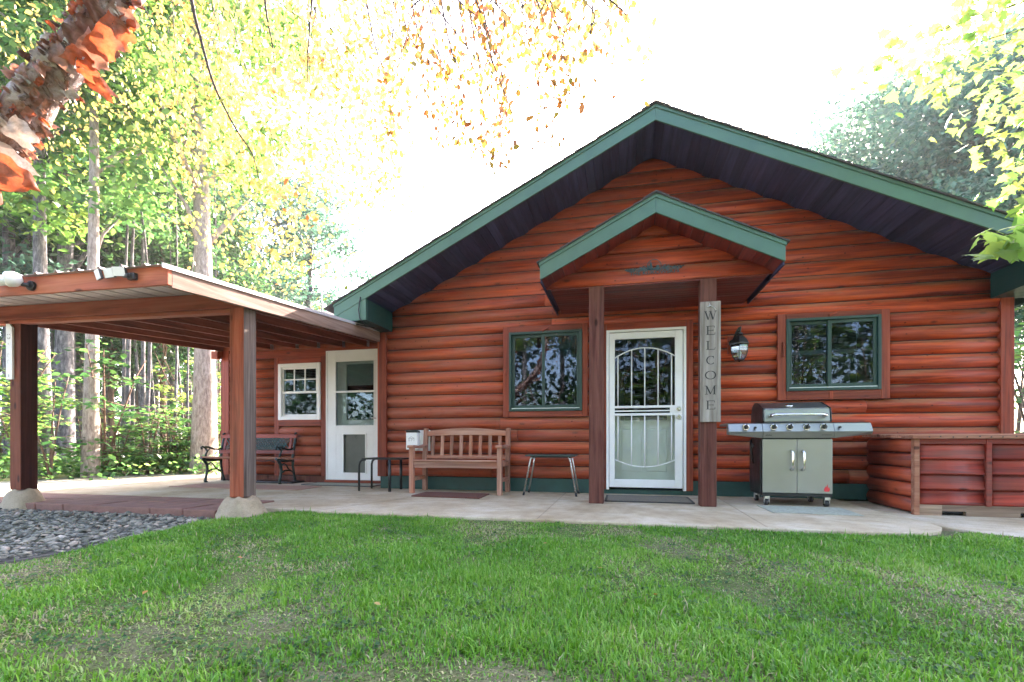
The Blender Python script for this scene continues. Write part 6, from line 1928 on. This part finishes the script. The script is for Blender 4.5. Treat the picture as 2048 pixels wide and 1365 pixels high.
tag(gb.build('gravel_bed', mat_plain('dark_gravel_base', (.11, .105, .09), .95, var=.4, scale=40, bstr=.8)), kind='structure')

# ---------------------------------------------------------------- grass
def mat_grass():
    m, nt, b = newmat('lawn_grass_blade')
    out = nt.nodes['Material Output']
    a = nt.nodes.new('ShaderNodeAttribute'); a.attribute_name = 'v'
    rp = ramp(nt, [(0.0, (0.03, 0.12, 0.010)), (0.4, (0.10, 0.29, 0.02)), (0.68, (0.21, 0.41, 0.05)), (0.84, (0.36, 0.45, 0.16)), (0.93, (0.36, 0.30, 0.16)), (1.0, (0.42, 0.36, 0.25))], a.outputs['Fac'])
    nt.links.new(rp.outputs[0], b.inputs['Base Color']); b.inputs['Roughness'].default_value = .42; b.inputs['Specular IOR Level'].default_value = .5
    t = nt.nodes.new('ShaderNodeBsdfTranslucent'); nt.links.new(rp.outputs[0], t.inputs[0])
    mx = nt.nodes.new('ShaderNodeMixShader'); mx.inputs[0].default_value = .42
    nt.links.new(b.outputs[0], mx.inputs[1]); nt.links.new(t.outputs[0], mx.inputs[2]); nt.links.new(mx.outputs[0], out.inputs['Surface'])
    return m
M['grass'] = mat_grass()
r = np.random.default_rng(601)
def vnoise(x, y, s, seed):
    """smooth value noise"""
    rr = np.random.default_rng(seed); G = rr.random((64, 64))
    u, w = (x * s + 500) % 63, (y * s + 500) % 63
    i, j = u.astype(int), w.astype(int); fu, fw_ = u - i, w - j
    fu = fu * fu * (3 - 2 * fu); fw_ = fw_ * fw_ * (3 - 2 * fw_)
    return (G[i, j] * (1 - fu) + G[i + 1, j] * fu) * (1 - fw_) + (G[i, j + 1] * (1 - fu) + G[i + 1, j + 1] * fu) * fw_
NB = 420000
# sample in view polar space so that blades are denser near the camera
Zs = 1.35 + (r.random(NB) ** 0.75) * 4.2
us = r.uniform(-1.16, 1.16, NB)
xc = us * Zs
X = xc * CS - Zs * SN; Y = xc * SN + Zs * CS - 6.56
edge = np.interp(X, [-3.9, -3.4, -3.0, 2.0, 2.3, 2.5, 2.62, 2.8, 3.0, 9], [-2.35, -2.31, -2.33, -2.37, -2.33, -2.2, -1.98, -2.1, -2.22, -2.39])
keep = (Y < edge + r.normal(0, .012, NB)) & ((X > gx_edge(Y) + .02 + r.normal(0, .025, NB)) | (Y < -4.75 - .02 * (X + 4.1) + r.normal(0, .04, NB)) | (Y > -2.5))
foot = (X + 3.672) ** 2 + (Y + 2.53) ** 2 > .225 ** 2
keep &= foot & (X > -9)
dens = vnoise(X, Y, 1.1, 1) * .55 + vnoise(X, Y, 3.1, 2) * .45
keep &= r.random(NB) < np.clip((dens - .24) * 3.0, .45, 1.0)
X, Y, dens = X[keep], Y[keep], dens[keep]
n = len(X)
clump = vnoise(X, Y, 5.5, 3)
H = (0.010 + 0.026 * clump ** 1.5 + 0.016 * r.random(n)) * np.clip(.5 + dens, .6, 1.25)
tall = r.random(n) < .03; H[tall] *= 1.8
W = r.uniform(.0015, .0040, n) * (1 + .25 * (np.hypot(X, Y + 6.56) > 3))
yaw = r.uniform(0, 2 * np.pi, n); lean = np.abs(r.normal(0.6, .45, n)); lean = np.where(r.random(n) < .12, r.uniform(1.1, 1.5, n), lean)
flatz = (dens < .38) & (r.random(n) < .6); lean = np.where(flatz, r.uniform(1.15, 1.55, n), lean)
dx, dy = np.cos(yaw), np.sin(yaw); sx_, sy_ = -dy, dx
base = np.stack([X, Y, np.array([lawn_z(a, b_) for a, b_ in zip(X, Y)]) - .004], 1)
def lvl(t, w):
    off = H * t * np.sin(lean * (t ** .8)); zz_ = H * t * np.cos(lean * (t ** .8) * .9)
    c_ = base + np.stack([dx * off, dy * off, zz_], 1)
    s_ = np.stack([sx_ * W * w, sy_ * W * w, np.zeros(n)], 1)
    return c_ - s_, c_ + s_
b0, b1 = lvl(0, 1.0); m0, m1 = lvl(.55, .85); tp_, _ = lvl(1.0, 0.0)
V = np.stack([b0, b1, m1, m0, tp_], 1).reshape(-1, 3)
k5 = np.arange(n) * 5
quads = np.stack([k5, k5 + 1, k5 + 2, k5 + 3], 1); tris = np.stack([k5 + 3, k5 + 2, k5 + 4], 1)
me = bpy.data.meshes.new('grass'); me.vertices.add(len(V)); me.vertices.foreach_set('co', V.ravel())
li = np.concatenate([quads.ravel(), tris.ravel()]).astype(np.int32)
me.loops.add(len(li)); me.loops.foreach_set('vertex_index', li)
me.polygons.add(2 * n); me.polygons.foreach_set('loop_start', np.concatenate([np.arange(n) * 4, 4 * n + np.arange(n) * 3]).astype(np.int32))
me.update(calc_edges=True)
straw = vnoise(X, Y, 2.3, 8)
val = np.clip(.30 + .28 * vnoise(X, Y, 1.7, 5) + r.normal(0, .13, n) + .30 * np.clip(straw - .62, 0, 1) * 2, 0, .82)
dead = r.random(n) < np.clip(.04 + 2.2 * (.42 - dens), .03, .72); val[dead] = r.uniform(.85, 1.0, dead.sum())
av = me.attributes.new('v', 'FLOAT', 'FACE'); av.data.foreach_set('value', np.concatenate([val, val]).astype(np.float32))
me.materials.append(M['grass']); me.validate()
tag(mobj('grass', me), 'patchy green lawn grass in front of the patio', 'grass', kind='stuff')

# broad-leaved weeds and clover scattered through the turf
r = np.random.default_rng(701)
Q = []
while len(Q) < 5200:
    Z_ = 1.4 + r.random() * 3.6; u_ = r.uniform(-1.1, 1.1)
    x_ = u_ * Z_ * CS - Z_ * SN; y_ = u_ * Z_ * SN + Z_ * CS - 6.56
    if y_ > -2.45 or (x_ < -3.6 and y_ > -4.8): continue
    if vnoise(np.array([x_]), np.array([y_]), 2.0, 31)[0] < .52: continue
    for k_ in range(int(r.integers(3, 9))):
        a_, b_ = x_ + r.normal(0, .02), y_ + r.normal(0, .02)
        Q.append((a_, b_, lawn_z(a_, b_) + r.uniform(.008, .026)))
wd_ = mobj('lawn_weeds', leaf_mesh('lawn_weeds', np.array(Q), .017, LEAF['green'], .35, .8, None, 702, 0.0, 'oval'))
tag(wd_, 'clover and small broad-leaved weeds scattered through the lawn', 'weeds', kind='stuff')

# ---------------------------------------------------------------- fallen leaves
lf = leaf_mesh('fallen_leaf', np.array([[0, 0, 0]]), 0.075, LEAF['rust'], 0.1, 0.6, np.array([.45]), 3, 0.0, 'oval')
rl = random.Random(91)
for i, (px_, py_) in enumerate(((570, 1095), (600, 1068), (1640, 1065), (1405, 1128), (700, 1120), (290, 1210), (755, 1245), (1090, 1108), (1560, 1170), (180, 1260), (1200, 1160), (1750, 1115), (890, 1180), (480, 1130), (1310, 1215))):
    Z_ = 957 * .76 / (py_ - 883)
    p = at(px_, 883, Z_); o = bpy.data.objects.new('fallen_leaf', lf); link(o)
    o.location = (p.x, p.y, lawn_z(p.x, p.y) + .03); o.rotation_euler = (rl.gauss(0, .3), rl.gauss(0, .3), rl.uniform(0, 6.28)); s_ = rl.uniform(.3, .6); o.scale = (s_, s_, s_)
    tag(o, 'small dry fallen leaf lying in the lawn grass', 'leaf', 'fallen leaves on the lawn')
for i in range(26):
    x, y = rl.uniform(-6.5, 2.4), rl.uniform(-2.1, -.1)
    o = bpy.data.objects.new('fallen_leaf', lf); link(o)
    o.location = (x, y, .006); o.rotation_euler = (rl.gauss(0, .12), rl.gauss(0, .12), rl.uniform(0, 6.28)); s_ = rl.uniform(.25, .6); o.scale = (s_, s_, s_)
    tag(o, 'tiny dry fallen leaf on the concrete patio', 'leaf', 'fallen leaves on the patio')

# ---------------------------------------------------------------- thin haze volume added to wash out the scene like lens glare
hz = MB(); hz.box(-420, 420, -420, 420, -1.2, 21.5)
m, nt, b = newmat('glare_haze')
nt.nodes.remove(b)
pv = nt.nodes.new('ShaderNodeVolumePrincipled')
pv.inputs['Color'].default_value = (0.95, 0.97, 1.0, 1)
pv.inputs['Density'].default_value = 0.0007
pv.inputs['Anisotropy'].default_value = 0.3
nt.links.new(pv.outputs[0], nt.nodes['Material Output'].inputs['Volume'])
haze = hz.build('haze', m)
tag(haze, 'thin haze added over the yard as veiling lens glare', 'haze', kind='stuff')
